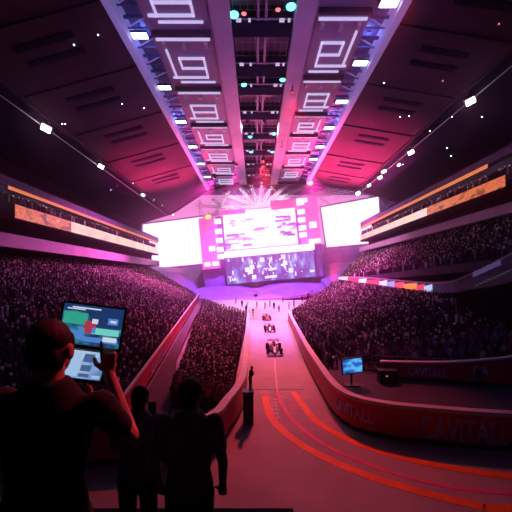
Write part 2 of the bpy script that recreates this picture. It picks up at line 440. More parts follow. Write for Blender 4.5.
# ------------------------------------------------------------------ figures
def evaluated(mb, voxel, smooth=3, name='body'):
    me = mb.mesh(name, M['skin']); o = bpy.data.objects.new('tmp', me); COL.objects.link(o)
    r = o.modifiers.new('r', 'REMESH'); r.mode = 'VOXEL'; r.voxel_size = voxel; r.use_smooth_shade = True
    if smooth:
        sm = o.modifiers.new('s', 'SMOOTH'); sm.iterations = smooth; sm.factor = .5
    dg = bpy.context.evaluated_depsgraph_get(); out = bpy.data.meshes.new_from_object(o.evaluated_get(dg))
    bpy.data.objects.remove(o); out.name = name; return out

def capsule(mb, a, b, ra, rb, n=10):
    mb.ball(a, ra, n, 7); mb.ball(b, rb, n, 7); mb.tube([a, b], [ra, rb], n)

def limb(mb, pts, rs, n=10):
    for (a, b), (ra, rb) in zip(zip(pts, pts[1:]), zip(rs, rs[1:])): capsule(mb, a, b, ra, rb, n)

def head(mb, c, yaw=0, tilt=0, sc=1.0):
    R = Matrix.Rotation(yaw, 3, 'Z') @ Matrix.Rotation(tilt, 3, 'X'); c = Vector(c)
    def q(x, y, z): return tuple(c + R @ (Vector((x, y, z)) * sc))
    def rr(*a): return tuple(k * sc for k in a)
    mb.ball(q(0, -.012, .025), rr(.077, .095, .092), 18, 12, 0, R)
    mb.ball(q(0, .018, -.04), rr(.062, .074, .080), 16, 10, 0, R)
    mb.ball(q(0, .050, -.085), rr(.036, .036, .030), 12, 8, 0, R)            # chin
    mb.ball(q(0, .098, -.022), rr(.015, .020, .018), 10, 6, 0, R)            # nose tip
    limb(mb, [q(0, .086, .02), q(0, .100, -.018)], rr(.010, .013), 8)
    mb.ball(q(0, .082, .035), rr(.052, .016, .012), 12, 6, 0, R)             # brow
    mb.ball(q(0, .083, -.062), rr(.026, .012, .010), 10, 6, 0, R)            # lips
    for s in (-1, 1):
        mb.ball(q(s * .080, -.005, -.012), rr(.012, .026, .036), 10, 8, 0, R)  # ear
    limb(mb, [q(0, -.015, -.06), q(0, -.03, -.19)], rr(.058, .064), 12)
def eyes_mesh(c, yaw, tilt, sc):
    R = Matrix.Rotation(yaw, 3, 'Z') @ Matrix.Rotation(tilt, 3, 'X'); mb = MB()
    for s in (-1, 1): mb.ball(tuple(Vector(c) + R @ (Vector((s * .030, .080, .012)) * sc)), .012 * sc, 10, 8)
    return mb
def hair_mesh(c, yaw, tilt, sc, volume=1.0, vox=.008):
    R = Matrix.Rotation(yaw, 3, 'Z') @ Matrix.Rotation(tilt, 3, 'X'); c = Vector(c); mb = MB()
    def q(x, y, z): return tuple(c + R @ (Vector((x, y, z)) * sc))
    v = volume; rr = lambda *a: tuple(k * sc for k in a)
    mb.ball(q(0, -.022, .042), rr(.081 * v, .094 * v, .086 * v), 18, 12, 0, R)
    mb.ball(q(0, -.055, -.018), rr(.071 * v, .058 * v, .075), 16, 10, 0, R)
    for s in (-1, 1): mb.ball(q(s * .070 * v, .012, .02), rr(.014, .03, .05), 10, 8, 0, R)
    return evaluated(mb, vox, 2, 'hair')

def hand(mb, wrist, d, palm_n, side, curl=(.9, .9, .9, .9), sc=1.0, point=False):
    """five fingers; d: direction wrist to knuckles; palm_n: palm normal; side: which way the thumb lies (unit vector)"""
    w = Vector(wrist); d = Vector(d).normalized(); pn = Vector(palm_n); pn = (pn - d * pn.dot(d)).normalized(); sd = Vector(side); sd = (sd - d * sd.dot(d) - pn * sd.dot(pn)).normalized()
    k = w + d * .09 * sc
    for t in (-1.3, -.45, .4, 1.2):
        capsule(mb, w + d * .015 * sc + sd * t * .012 * sc, k + sd * t * .021 * sc, .017 * sc, .0145 * sc, 8)
    lens = (.072, .080, .075, .058); offs_ = (1.35, .45, -.45, -1.3)
    for i in range(4):
        p = k + sd * offs_[i] * .021 * sc; ang = 0; L = lens[i] * sc
        c = curl[i]; dirv = d; pts = [p]; rs = [.0105 * sc, .0098 * sc, .009 * sc, .008 * sc]
        for seg, fr in ((0, .45), (1, .32), (2, .23)):
            ang += c * (.55 if seg == 0 else 1.0)
            dv = d * math.cos(ang) + pn * math.sin(ang); pts.append(pts[-1] + dv * L * fr)
        limb(mb, pts, rs, 8)
    tb = w + d * .03 * sc + sd * .028 * sc; t1 = tb + (sd * .75 + d * .6 + pn * .35).normalized() * .04 * sc; t2 = t1 + (d * .8 + sd * .25 + pn * .5).normalized() * .034 * sc
    limb(mb, [tb, t1, t2], [.016 * sc, .0125 * sc, .010 * sc], 8)

def torso(mb, P, g=0.0, top=1.0):
    """P: pelvis, chest, neck points; rings between"""
    pel, che, nek = (Vector(p) for p in P)
    R = [(pel + Vector((0, 0, -.10)), .155, .105), (pel, .165, .115), (pel.lerp(che, .35), .140, .100), (pel.lerp(che, .75), .160, .112), (che, .175, .118), (che.lerp(nek, .45), .165, .105), (che.lerp(nek, .75), .105, .080), (che.lerp(nek, .95), .07, .065)]
    mb.tube([r[0] for r in R], 0, 18, ell=[(r[1] + g, r[2] + g) for r in R])

def make_person(name, label, cat, J, group=None, yaw=0, tilt=0, hs=1.0, vox=.02, shirt='greytee', trousers='trouser', hair='hair', hands=None, hair_v=1.0, loc=None, long_sleeve=False, eyes=False, cap=None):
    """J: joints in the person's own frame, feet at z=0; returns the body, which carries hair and clothes"""
    mb = MB(); torso(mb, (J['pelvis'], J['chest'], J['neck'])); head(mb, J['head'], yaw, tilt, hs)
    for s in 'lr':
        sh, el, wr = J['sh' + s], J['el' + s], J['wr' + s]
        limb(mb, [sh, el, wr], [.052, .040, .028]); limb(mb, [J['chest'], sh], [.09, .055])
        hp, kn, an, toe = J['hip' + s], J['kn' + s], J['an' + s], J['toe' + s]
        limb(mb, [hp, kn, an], [.085, .056, .038]); limb(mb, [an, toe], [.04, .03])
        if hands and s in hands: hand(mb, wr, *hands[s])
        else:
            d = (Vector(wr) - Vector(el)).normalized(); hand(mb, wr, d, (0, 1, 0) if abs(d.y) < .8 else (0, 0, -1), (-1 if s == 'r' else 1, .6, 0), (.35,) * 4)
    me = evaluated(mb, vox, 2, name); me.materials.clear(); me.materials.append(M['skin'])
    b = bpy.data.objects.new(name, me); COL.objects.link(b); tag(b, label, cat, group)
    if loc: b.location = loc
    def child(nm, me_, m):
        me_.materials.clear(); me_.materials.append(m); c = bpy.data.objects.new(nm, me_); COL.objects.link(c); c.parent = b; return c
    child('hair', hair_mesh(J['head'], yaw, tilt, hs, hair_v, min(vox, .012)), M[hair])
    tm = MB(); torso(tm, (J['pelvis'], J['chest'], Vector(J['neck']) + Vector((0, 0, .015))), .016)
    for s in 'lr':
        sh, el, wr = (Vector(J[k + s]) for k in ('sh', 'el', 'wr'))
        e = el if long_sleeve else sh.lerp(el, .62); limb(tm, [sh, e], [.068, .058 if not long_sleeve else .052]); limb(tm, [Vector(J['chest']), sh], [.10, .07])
        if long_sleeve: limb(tm, [el, el.lerp(wr, .92)], [.052, .040])
    child('jacket' if long_sleeve else 't_shirt', evaluated(tm, max(vox, .014), 3, 'shirt'), M[shirt])
    lm = MB(); pel = Vector(J['pelvis']); lm.ball(pel + Vector((0, 0, -.04)), (.178, .128, .10))
    for s in 'lr': limb(lm, [J['hip' + s], J['kn' + s], Vector(J['kn' + s]).lerp(Vector(J['an' + s]), .95)], [.098, .072, .058])
    child('trousers', evaluated(lm, max(vox, .014), 2, 'trousers'), M[trousers])
    sm = MB()
    for s in 'lr': limb(sm, [Vector(J['an' + s]) + Vector((0, -.03, -.03)), Vector(J['toe' + s])], [.045, .040])
    child('shoes', evaluated(sm, max(vox, .012), 2, 'shoes'), M['black'])
    if eyes: eyes_mesh(J['head'], yaw, tilt, hs).build('eyes', M['white'], b, smooth=True)
    return b

def stand_pose(arm='down', lean=0, stride=0):
    J = dict(pelvis=(0, 0, .96), chest=(0, lean * .5, 1.27), neck=(0, lean * .8, 1.50), head=(0, .02 + lean, 1.635), shl=(-.185, lean * .7, 1.41), shr=(.185, lean * .7, 1.41),
             hipl=(-.09, 0, .90), hipr=(.09, 0, .90), knl=(-.10, .02 + stride * .6, .50), knr=(.10, .02 - stride * .4, .50), anl=(-.10, stride, .085), anr=(.10, -stride, .085), toel=(-.11, stride + .15, .045), toer=(.11, -stride + .15, .045))
    if arm == 'down': J.update(ell=(-.25, -.02, 1.13), elr=(.25, -.02, 1.13), wrl=(-.24, .08, .90), wrr=(.24, .08, .90))
    if arm == 'up': J.update(ell=(-.30, .08, 1.50), elr=(.30, .08, 1.50), wrl=(-.26, .12, 1.75), wrr=(.26, .12, 1.75))
    if arm == 'fold': J.update(ell=(-.24, .06, 1.14), elr=(.24, .06, 1.14), wrl=(-.05, .24, 1.20), wrr=(.05, .24, 1.16))
    if arm == 'oneup': J.update(ell=(-.25, -.02, 1.13), elr=(.32, .06, 1.53), wrl=(-.22, .10, .91), wrr=(.28, .10, 1.78))
    return J

# -- the man with the tablet
mx, my = -.893, 1.43
FZ = ZC - 1.93
J = dict(pelvis=(0, -.02, .96), chest=(.0, .0, 1.28), neck=(0, .0, 1.50), head=(0, .03, 1.625), shl=(-.20, 0, 1.40), shr=(.225, .0, 1.385),
         hipl=(-.09, 0, .90), hipr=(.09, 0, .90), knl=(-.10, .03, .50), knr=(.10, .03, .50), anl=(-.10, 0, .085), anr=(.10, 0, .085), toel=(-.11, .16, .045), toer=(.11, .16, .045),
         ell=(-.24, .14, 1.16), wrl=(-.06, .25, 1.27), elr=(.298, .150, 1.185), wrr=(.150, .255, 1.452))
man = make_person('person', 'man in black holding a two-screen tablet up before the crowd', 'person', J, vox=.0055, shirt='tee', hs=1.03, tilt=-.05,
                  hands={'r': ((-.10, .10, .98), (-.35, .85, -.1), (-.9, -.3, .1), (.12, .95, 1.15, 1.25)), 'l': ((.5, .75, .35), (.5, .2, .8), (-.1, -.6, .8), (.6, .7, .7, .7))}, loc=(mx, my, FZ), eyes=True)

# -- dual screen device he holds
dc = Vector(pix(92, 326, 1.74)); dev = empty('dual_screen_tablet', dc, 'folding tablet with two lit screens held up by the man in black', 'tablet')
dev.rotation_euler = (math.radians(-6), math.radians(7.5), math.radians(2))
u = 1.74 / F
uw, uh = 63.5 * u, 44 * u
MB().box((0, 0, 0), (uw, .012, uh)).build('upper_case', M['black'], dev, bevel=.004)
scr = MB().box((0, -.0065, .001), (uw - .022, .002, uh - .026))
m_scr = picture('tablet_picture', [(.01, .03, .10), (.03, .10, .30), (.03, .30, .42), (.10, .55, .55)], 9, .55, (1, 1, 2.5), 3, lo=.35, hi=.65)
so = scr.build('upper_screen', m_scr, dev)
pc = [glow('screen_green', (.04, .50, .34), .7), glow('screen_teal', (.20, .80, .72), .75), glow('screen_navy', (.02, .06, .22), .6), glow('screen_red', (.55, .05, .10), .7), glow('screen_white', (.75, .85, 1), .75), glow('screen_blue', (.10, .30, .85), .7)]
pm = MB(); X0, X1 = -(uw - .022) / 2, (uw - .022) / 2; Z0, Z1 = .001 - (uh - .026) / 2, .001 + (uh - .026) / 2
def sp(fx0, fz0, fx1, fz1, mi, layer=0, mb=None, sl=0):
    mb = mb or pm; a = X0 + (X1 - X0) * fx0; b = X0 + (X1 - X0) * fx1; c = Z0 + (Z1 - Z0) * fz0; d = Z0 + (Z1 - Z0) * fz1
    mb.prism([(a, c), (b, c), (b + sl, d), (a + sl, d)], -.0078 - .0004 * layer, -.0066, mi)
sp(.02, .50, .42, .80, 0); sp(.02, .14, .40, .34, 5); sp(.42, .30, .97, .46, 1); sp(.38, .10, .97, .22, 5); sp(.72, .14, .95, .26, 4, 1); sp(0, .83, 1, 1, 2); sp(.45, .48, 1, .83, 2)
sp(.06, .87, .36, .90, 4, 1); sp(.14, .91, .62, .945, 4, 1)
sp(.36, .42, .56, .62, 3, 1, sl=.012); sp(.50, .56, .60, .68, 4, 2); sp(.30, .30, .37, .46, 5, 2); sp(.52, .32, .58, .46, 5, 2); sp(.40, .30, .52, .42, 3, 1)
sp(.76, .58, .93, .74, 5, 1); sp(.80, .63, .90, .69, 4, 2)
pb = pm.build('screen_pattern', pc, so)
# lower half, hinged back
hz_ = -uh / 2 - .004
MB().tube([(-uw * .46, 0, hz_), (uw * .46, 0, hz_)], .006, 10).build('hinge', M['steel'], dev, smooth=True)
lowr = Matrix.Rotation(math.radians(-22), 3, 'X')
lc = Vector((-.006, .02, hz_ - .086))
MB().box(lc, (54 * u, .012, 33 * u), 0, lowr).build('lower_case', M['black'], dev, bevel=.004)
ls = MB().box(lc + lowr @ Vector((-.012, -.0068, 0)), (42 * u, .002, 27 * u), 0, lowr).build('lower_screen', picture('tablet_lower', [(.05, .12, .40), (.30, .50, .90), (.62, .80, 1)], 7, .7, (1, 1, 1), 2), dev)
lm_ = MB()
for (fx, fz, w_, h_, mi) in ((.10, .25, .24, .30, 2), (.10, -.12, .24, .22, 2), (.10, -.38, .24, .12, 2), (.34, .38, .2, .14, 4), (.38, -.40, .18, .1, 4), (-.27, .0, .40, .86, 4)):
    lm_.box(lc + lowr @ Vector((-.012 + fx * 42 * u, -.0084 - (.0004 if mi == 4 else 0), fz * 27 * u)), (w_ * 42 * u, .0014, h_ * 27 * u), 0, lowr); lm_.m[-6:] = [mi if mi != 4 else 3] * 6
lm_.build('screen_pattern', [pc[0], pc[1], glow('lower_blue', (.12, .22, .55), .5), glow('lower_pale', (.45, .68, 1), .75)], ls)

# -- two people in front, lower step
def head_at(px, py, depth): return Vector(pix(px, py, depth))
h2 = head_at(140, 398, 2.85); h3 = head_at(190, 396, 2.5); f2 = h3.z - 1.60; k2 = (h2.z - f2) / 1.60; J2 = stand_pose('fold'); J2['head'] = (0, .06, 1.60)
p2 = make_person('person', 'short dark-haired person in grey looking on below the raised arm', 'person', J2, vox=.012, shirt='greytee', hs=.95, loc=(h2.x, h2.y - .05, f2)); p2.scale = (k2, k2, k2)
h3 = head_at(190, 396, 2.5); J3 = stand_pose('down'); J3['head'] = (0, .06, 1.60)
p3 = make_person('person', 'dark-haired person in a mauve top watching in front of the track barrier', 'person', J3, vox=.012, shirt='mauvetee', hs=1.0, yaw=-.25, loc=(h3.x, h3.y - .02, h3.z - 1.60), hair_v=1.05)
# phone held by the second person
ph = empty('phone', pix(152, 410, 3.1), 'dark phone held up beside the person in grey', 'phone'); MB().box((0, 0, 0), (.075, .01, .15)).build('case', M['black'], ph, bevel=.004); MB().box((0, -.0055, 0), (.066, .002, .135)).build('screen', mat('phone_glass', (.05, .06, .09), .1), ph)
# platforms under them
pf = MB(); pf.box((-2.2, .9, FZ - .2), (5.2, 2.0, .4)); struct('floor_platform', pf, M['step'])

pf = MB(); pf.box((-1.6, 2.75, f2 - .2), (4.0, 1.7, .4)); struct('floor_platform', pf, M['step'])
pf = MB(); pf.box((-2.2, .6, (FZ - .4) / 2), (5.2, 1.4, FZ - .4)); struct('wall_platform', pf, M['step'])

# -- marshal on a plinth
pl = wempty('plinth', (-.55, 24.2, 0), 'black plinth at the foot of the curved barrier', 'plinth')
MB().box((-.55, 24.2, 1.15), (.74, .74, 2.3)).build('block', M['black'], pl, bevel=.03); MB().box((-.55, 24.2, 2.35), (.84, .84, .1)).build('cap', M['darkmetal'], pl)
JM = stand_pose('fold', .14)
ms = make_person('person', 'person in black leaning over the track on the black plinth', 'person', JM, vox=.02, shirt='tee', long_sleeve=True, loc=(-.42, 24.2, 2.4)); ms.rotation_euler = (0, 0, math.radians(-60))
# -- dark figure by the short barrier
gd = make_person('person', 'person in dark clothes standing before the short red barrier', 'person', stand_pose('down'), vox=.02, shirt='tee', long_sleeve=True, loc=(19.0, 28.4, 1.2)); gd.rotation_euler = (0, 0, math.radians(150))

# -- spectators: low detail bodies in one mesh each, four materials
def spectator_mesh(pose, key):
    mb = MB(); J = stand_pose(pose); torso(mb, (J['pelvis'], J['chest'], J['neck']), .012)
    c = Vector(J['head']); mb.ball(c, (.082, .098, .118), 12, 9); mb.ball(c + Vector((0, .1, -.02)), .02, 6, 5); limb(mb, [c, J['neck']], [.06, .065], 8)
    for s in 'lr':
        limb(mb, [J['sh' + s], J['el' + s], J['wr' + s]], [.066, .05, .04], 8); limb(mb, [J['chest'], J['sh' + s]], [.1, .07], 8)
        mb.ball(Vector(J['wr' + s]) + (Vector(J['wr' + s]) - Vector(J['el' + s])).normalized() * .07, (.04, .04, .06), 8, 6)
        limb(mb, [J['hip' + s], J['kn' + s], J['an' + s], J['toe' + s]], [.10, .07, .05, .045], 8)
    me = evaluated(mb, .034, 1, 'spectator_' + key + pose); me.materials.clear()
    for m in ('skin', 'hair', 'cloth_' + key, 'trouser'): me.materials.append(M[m])
    wl = [Vector(J['wr' + s]) for s in 'lr']
    for p in me.polygons:
        q = p.center; mi = 2
        if q.z < .93 and min((q - w).length for w in wl) > .14: mi = 3
        elif min((q - w).length for w in wl) < .12: mi = 0
        elif q.z > 1.54 and abs(q.x) < .14: mi = 1 if (q.z > 1.68 or q.y < -.0) else 0
        p.material_index = mi
    return me
SP = {}
poses = {'dark': ('down', 'fold'), 'red': ('up', 'down'), 'pale': ('fold', 'down'), 'blue': ('down', 'oneup'), 'mauve': ('oneup', 'fold')}
for k, ps in poses.items(): SP[k] = [spectator_mesh(p, k) for p in ps]
WORDS = {'dark': 'a black top', 'red': 'a red top', 'pale': 'a pale top', 'blue': 'a blue top', 'mauve': 'a mauve top'}

def face_angle(x, y): return math.atan2(-(3 - x), 95 - y)
def in_frame(s):
    u = 256 + F * s[0] / s[1]; v = HZ - F * (s[2] + 1.5 - ZC) / s[1]; return -4 < u < 516 and v < 428 and not (u < 70 and v > 330)
def pick(seats, n):
    idx = sorted(range(len(seats)), key=lambda i: (not in_frame(seats[i]), seats[i][1]))[:n]; chosen = set(idx)
    return [seats[i] for i in idx], [s for i, s in enumerate(seats) if i not in chosen]
def spectators(seats, place, group):
    keys = list(SP)
    for x, y, z in seats:
        k = random.choices(keys, (4, 2, 1.3, 1.6, 2))[0]
        o = bpy.data.objects.new('spectator', random.choice(SP[k])); COL.objects.link(o)
        o.location = (x, y, z); o.rotation_euler = (0, 0, face_angle(x, y) + random.uniform(-.4, .4)); h = random.uniform(.93, 1.07); o.scale = (h, h, h)
        tag(o, f'spectator in {WORDS[k]} standing {place}', 'person', f'spectators in {WORDS[k][2:]}s {group}')
near_right, seat_right = pick(seat_right, 130)
near_mid, seat_mid = pick(seat_mid, 110)
near_left, seat_left = pick(seat_left, 50)
spectators(near_right, 'in the stand above the short red barrier', 'above the short red barrier')
spectators(near_mid, 'in the low block between the two long barriers', 'in the low block between the long barriers')
spectators(near_left, 'in the dark stand behind the man with the tablet', 'in the dark stand behind the tablet')

# -- the rest of the crowd: beyond counting
ico_v = []; t_ = (1 + 5 ** .5) / 2
for a, b in ((-1, t_), (1, t_), (-1, -t_), (1, -t_)): ico_v.append((a, b, 0))
for a, b in ((-1, t_), (1, t_), (-1, -t_), (1, -t_)): ico_v.append((0, a, b))
for a, b in ((t_, -1), (t_, 1), (-t_, -1), (-t_, 1)): ico_v.append((a, 0, b))
ico_v = np.array(ico_v) / math.sqrt(1 + t_ * t_)
ico_f = [(0, 11, 5), (0, 5, 1), (0, 1, 7), (0, 7, 10), (0, 10, 11), (1, 5, 9), (5, 11, 4), (11, 10, 2), (10, 7, 6), (7, 1, 8), (3, 9, 4), (3, 4, 2), (3, 2, 6), (3, 6, 8), (3, 8, 9), (4, 9, 5), (2, 4, 11), (6, 2, 10), (8, 6, 7), (9, 8, 1)]
HV = ico_v * np.array([.125, .125, .15]) + np.array([0, .02, 1.22])
rings = [(.0, .16, .14), (.5, .17, .13), (.82, .21, .14), (1.0, .20, .12), (1.08, .08, .08)]
TV = np.array([(rx * math.cos(a), ry * math.sin(a), z) for z, rx, ry in rings for a in [2 * math.pi * (j + .5) / 6 for j in range(6)]])
tri = []
for i in range(len(rings) - 1):
    for j in range(6):
        a = i * 6 + j; b = i * 6 + (j + 1) % 6; tri += [(a, b, b + 6), (a, b + 6, a + 6)]
k_ = (len(rings) - 1) * 6
tri += [(k_, k_ + 1, k_ + 2), (k_, k_ + 2, k_ + 3), (k_, k_ + 3, k_ + 4), (k_, k_ + 4, k_ + 5)]
PV = np.vstack([HV, TV]); PF = np.array(ico_f + [tuple(q + 12 for q in t) for t in tri]); PM = np.array([1] * 20 + [0] * len(tri))
def crowd(seats, name, label):
    P = np.array(seats); n = len(P); a = np.array([face_angle(x, y) for x, y, _ in seats]) + rng.uniform(-.5, .5, n); h = rng.uniform(.9, 1.08, n)
    c, s = np.cos(a), np.sin(a); V = np.empty((n, len(PV), 3))
    V[:, :, 0] = (c[:, None] * PV[:, 0] - s[:, None] * PV[:, 1]) * h[:, None] + P[:, 0:1]
    V[:, :, 1] = (s[:, None] * PV[:, 0] + c[:, None] * PV[:, 1]) * h[:, None] + P[:, 1:2]
    V[:, :, 2] = PV[:, 2] * h[:, None] + P[:, 2:3]
    Fc = (PF[None] + (np.arange(n) * len(PV))[:, None, None]).reshape(-1, 3)
    me = bpy.data.meshes.new(name); me.vertices.add(n * len(PV)); me.vertices.foreach_set('co', V.ravel())
    me.loops.add(len(Fc) * 3); me.loops.foreach_set('vertex_index', Fc.ravel().astype(np.int32))
    me.polygons.add(len(Fc)); me.polygons.foreach_set('loop_start', np.arange(0, len(Fc) * 3, 3, dtype=np.int32))
    me.materials.append(M['crowdbody']); me.materials.append(M['crowdhead'])
    me.polygons.foreach_set('material_index', np.tile(PM, n).astype(np.int32)); me.polygons.foreach_set('use_smooth', [True] * len(Fc))
    me.update(calc_edges=True); me.validate()
    o = bpy.data.objects.new(name, me); COL.objects.link(o); return tag(o, label, 'crowd', kind='stuff')
crowd(seat_left, 'crowd', 'dense crowd filling the tall stand behind the tablet')
crowd(seat_mid, 'crowd', 'dense crowd in the low block between the straight barrier and the track')
crowd(seat_right + seat_rightnear, 'crowd', 'dense crowd in the stand under the coloured ribbon board')
crowd(seat_upper, 'crowd', 'dense crowd in the tier above the coloured ribbon board')
crowd(seat_bl, 'crowd', 'rows of people on the balcony above the tablet')
crowd(seat_br, 'crowd', 'rows of people on the balcony across from the tablet')

aw = MB(); AL = [(-3, 9, 86, -10.49), (-9, 14, 97, -8.75), (-15, 23, 109, -6.85)]
for (a0, a1, ya, za), (b0, b1, yb, zb) in zip(AL, AL[1:]): aw.hexa([W(a0, ya, -10.5), W(a1, ya, -10.5), W(b1, yb, -10.5), W(b0, yb, -10.5), W(a0, ya, za), W(a1, ya, za), W(b1, yb, zb), W(b0, yb, zb)])
struct('floor_apron', aw, M['floor'])
# ------------------------------------------------------------------ balconies
def balcony(sx, X, y0, y1, lip, led, strip, fas, back):
    """sx: -1 or 1; heights relative to the eye"""
    x = lambda d: sx * (X + d)
    def slab(name, d0, d1, z0, z1, m, ya=y0, yb=y1):
        mb = MB(); mb.box(((x(d0) + x(d1)) / 2, (ya + yb) / 2, ZC + (z0 + z1) / 2), (abs(d1 - d0), yb - ya, z1 - z0)); return struct(name, mb, m)
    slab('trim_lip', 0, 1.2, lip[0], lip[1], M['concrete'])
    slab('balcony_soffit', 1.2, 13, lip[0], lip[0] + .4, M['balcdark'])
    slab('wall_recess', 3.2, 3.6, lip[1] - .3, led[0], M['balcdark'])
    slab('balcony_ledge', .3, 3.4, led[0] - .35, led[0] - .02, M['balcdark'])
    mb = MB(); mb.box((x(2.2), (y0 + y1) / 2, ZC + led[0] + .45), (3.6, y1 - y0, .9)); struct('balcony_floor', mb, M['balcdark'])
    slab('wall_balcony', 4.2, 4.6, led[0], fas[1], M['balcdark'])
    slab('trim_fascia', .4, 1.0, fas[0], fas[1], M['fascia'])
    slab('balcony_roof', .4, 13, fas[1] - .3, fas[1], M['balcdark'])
balcony(-1, 40, 26, 138, (5.2, 7.4), (10.1, 12.5), (14.6, 15.2), (15.2, 17), 15)
balcony(1, 36, 26, 116, (9.4, 10.9), (13.3, 15.1), (17.3, 17.9), (18, 19.6), 15)
side = {-1: 'above the tablet', 1: 'across the hall from the tablet'}
def led_board(sx, X, ya, yb, z0, z1, m, label):
    e = wempty('led_ribbon_board', (sx * X, ya, ZC + z0), label, 'display board')
    MB().box((sx * (X + .12), (ya + yb) / 2, ZC + (z0 + z1) / 2), (.24, yb - ya, z1 - z0)).build('frame', M['black'], e)
    MB().box((sx * (X - .02), (ya + yb) / 2, ZC + (z0 + z1) / 2), (.06, yb - ya - .15, z1 - z0 - .15)).build('screen', m, e)
led_board(-1, 40, 55.2, 72, 10.1, 12.5, M['led'], 'mottled orange ribbon board on the balcony above the tablet')
led_board(-1, 40, 72, 136, 10.1, 12.5, M['ledpale'], 'pale pink glowing ribbon board on the balcony above the tablet')
led_board(1, 36, 48, 70, 13.3, 15.1, M['led'], 'mottled orange ribbon board on the balcony across the hall from the tablet')
led_board(1, 36, 70, 115, 13.3, 15.1, M['ledpale'], 'pale pink glowing ribbon board on the balcony across the hall from the tablet')
def strip(sx, X, ya, yb, z0, z1, label):
    e = wempty('strip_light', (sx * X, ya, ZC + z0), label, 'strip light')
    MB().box((sx * (X + .25), (ya + yb) / 2, ZC + (z0 + z1) / 2), (.3, yb - ya, z1 - z0 + .1)).build('housing', M['black'], e)
    MB().box((sx * (X + .06), (ya + yb) / 2, ZC + (z0 + z1) / 2), (.12, yb - ya, z1 - z0)).build('diffuser', M['strip'], e)
strip(-1, 40.1, 54, 136, 14.6, 15.15, 'thin orange strip light over the balcony crowd above the tablet')
strip(1, 36.1, 52, 115, 17.35, 17.95, 'thin orange strip light over the balcony crowd across from the tablet')

for sx, X, zt, y1 in ((-1, 40, 16.6, 134), (1, 36, 19.2, 114)):  # added downlights that brighten the balcony crowd
    for y in range(46, y1, 10):
        p = W(sx * (X + 1.3), y, zt); e = empty('added_downlight', p, 'added downlights under the balcony roof ' + ('above the tablet' if sx < 0 else 'across from the tablet'), 'lamp', 'added balcony downlights ' + ('tablet side' if sx < 0 else 'monitor side'))
        MB().tube([(0, 0, .12), (0, 0, 0)], [.16, .2], 10).build('housing', M['black'], e)
        L = bpy.data.lights.new('lamp', 'POINT'); L.energy = 800; L.color = (1, .62, .80); L.shadow_soft_size = .12
        o = bpy.data.objects.new('lamp', L); COL.objects.link(o); o.parent = e; o.location = (0, 0, -.2)
# ribbon parapet under the upper tier
rib = smooth4([(27.9, 112, ZC - .1, ZC + .75), (27.2, 80, ZC - .75, ZC + .1), (26.6, 50, ZC - 2.0, ZC - .75), (27.2, 42, ZC - 1.3, ZC + .5), (27.8, 36, ZC - .3, ZC + 2.7), (28.2, 30, ZC + 1, ZC + 5)], 4)
pb_ = MB(); wm = wall_mesh(rib, .5); struct('wall_parapet', wm, M['fascia'])
wm = wall_mesh(rib, .6, 0, .25, .1); struct('trim_parapet', wm, M['concrete'])
bd = wempty('ribbon_board', (27.9, 112, ZC), 'ribbon board of red, white, orange and blue panels under the upper tier', 'display board')
cols = [(1, .75, .85), (.75, .06, .15), (1, .9, .9), (.8, .08, .15), (.85, .8, 1), (.35, .40, .95), (.9, .1, .16), (1, .30, .06), (.85, .06, .14), (.55, .65, 1)]
bw = [.0, .10, .22, .30, .44, .52, .60, .70, .84, .92, 1.0]
def rib_at(t):
    y = 112 + (50 - 112) * t; x = 27.9 - .05 + (26.6 - 27.9) * t
    return x, y, ZC - .1 + (-2.0 + .1) * t
for i, c in enumerate(cols):
    # equal steps in the picture are equal steps of 1 / distance
    d0 = 1 / (1 / 112 + (1 / 50 - 1 / 112) * bw[i]); d1 = 1 / (1 / 112 + (1 / 50 - 1 / 112) * bw[i + 1]); ta, tb = (112 - d0) / 62, (112 - d1) / 62
    a, b = rib_at(ta), rib_at(tb)
    MB().hexa([(a[0] - .2, a[1], a[2] + .02), (b[0] - .2, b[1], b[2] + .02), (b[0] - .08, b[1], b[2] + .02), (a[0] - .08, a[1], a[2] + .02), (a[0] - .2, a[1], a[2] + .8), (b[0] - .2, b[1], b[2] + 1.2), (b[0] - .08, b[1], b[2] + 1.2), (a[0] - .08, a[1], a[2] + .8)]).build('panel', glow('ribbon_panel', c, .9), bd)
sg = wempty('stand_sign', (27.3, 40, ZC), 'dim lilac sign on the sloping parapet of the upper tier', 'sign')
ms_ = MB(); yy = 41.5; k = 0
while yy > 37.2:
    t = (41.5 - yy) / 4.3; z = ZC + .25 + t * 1.25; w_ = .22 + .1 * (k % 3)
    ms_.hexa([(27.0, yy, z), (27.05, yy - w_, z + .06), (27.15, yy - w_, z + .06), (27.1, yy, z), (27.0, yy, z + .55 + .12 * (k % 2)), (27.05, yy - w_, z + .6), (27.15, yy - w_, z + .6), (27.1, yy, z + .55 + .12 * (k % 2))]); yy -= w_ + .07; k += 1
ms_.build('lettering', glow('sign_lilac', (.30, .24, .65), .17), sg)
e = wempty('strip_light', (27.2, 41, ZC - .8), 'broken green strip light under the sloping parapet', 'strip light'); mg = glow('strip_green', (.16, .42, .14), .16)
for k in range(9): t = k / 9; MB().box((27.2, 41 - 6.5 * t, ZC - .75 + 2.0 * t), (.1, .5, .1)).build('diffuser', mg, e)

# column at the right edge of the dark stand
cl = MB(); cl.box((26.9, 28.4, 5.2), (1.0, 1.0, 10.4)); struct('column', cl, M['balcdark'])

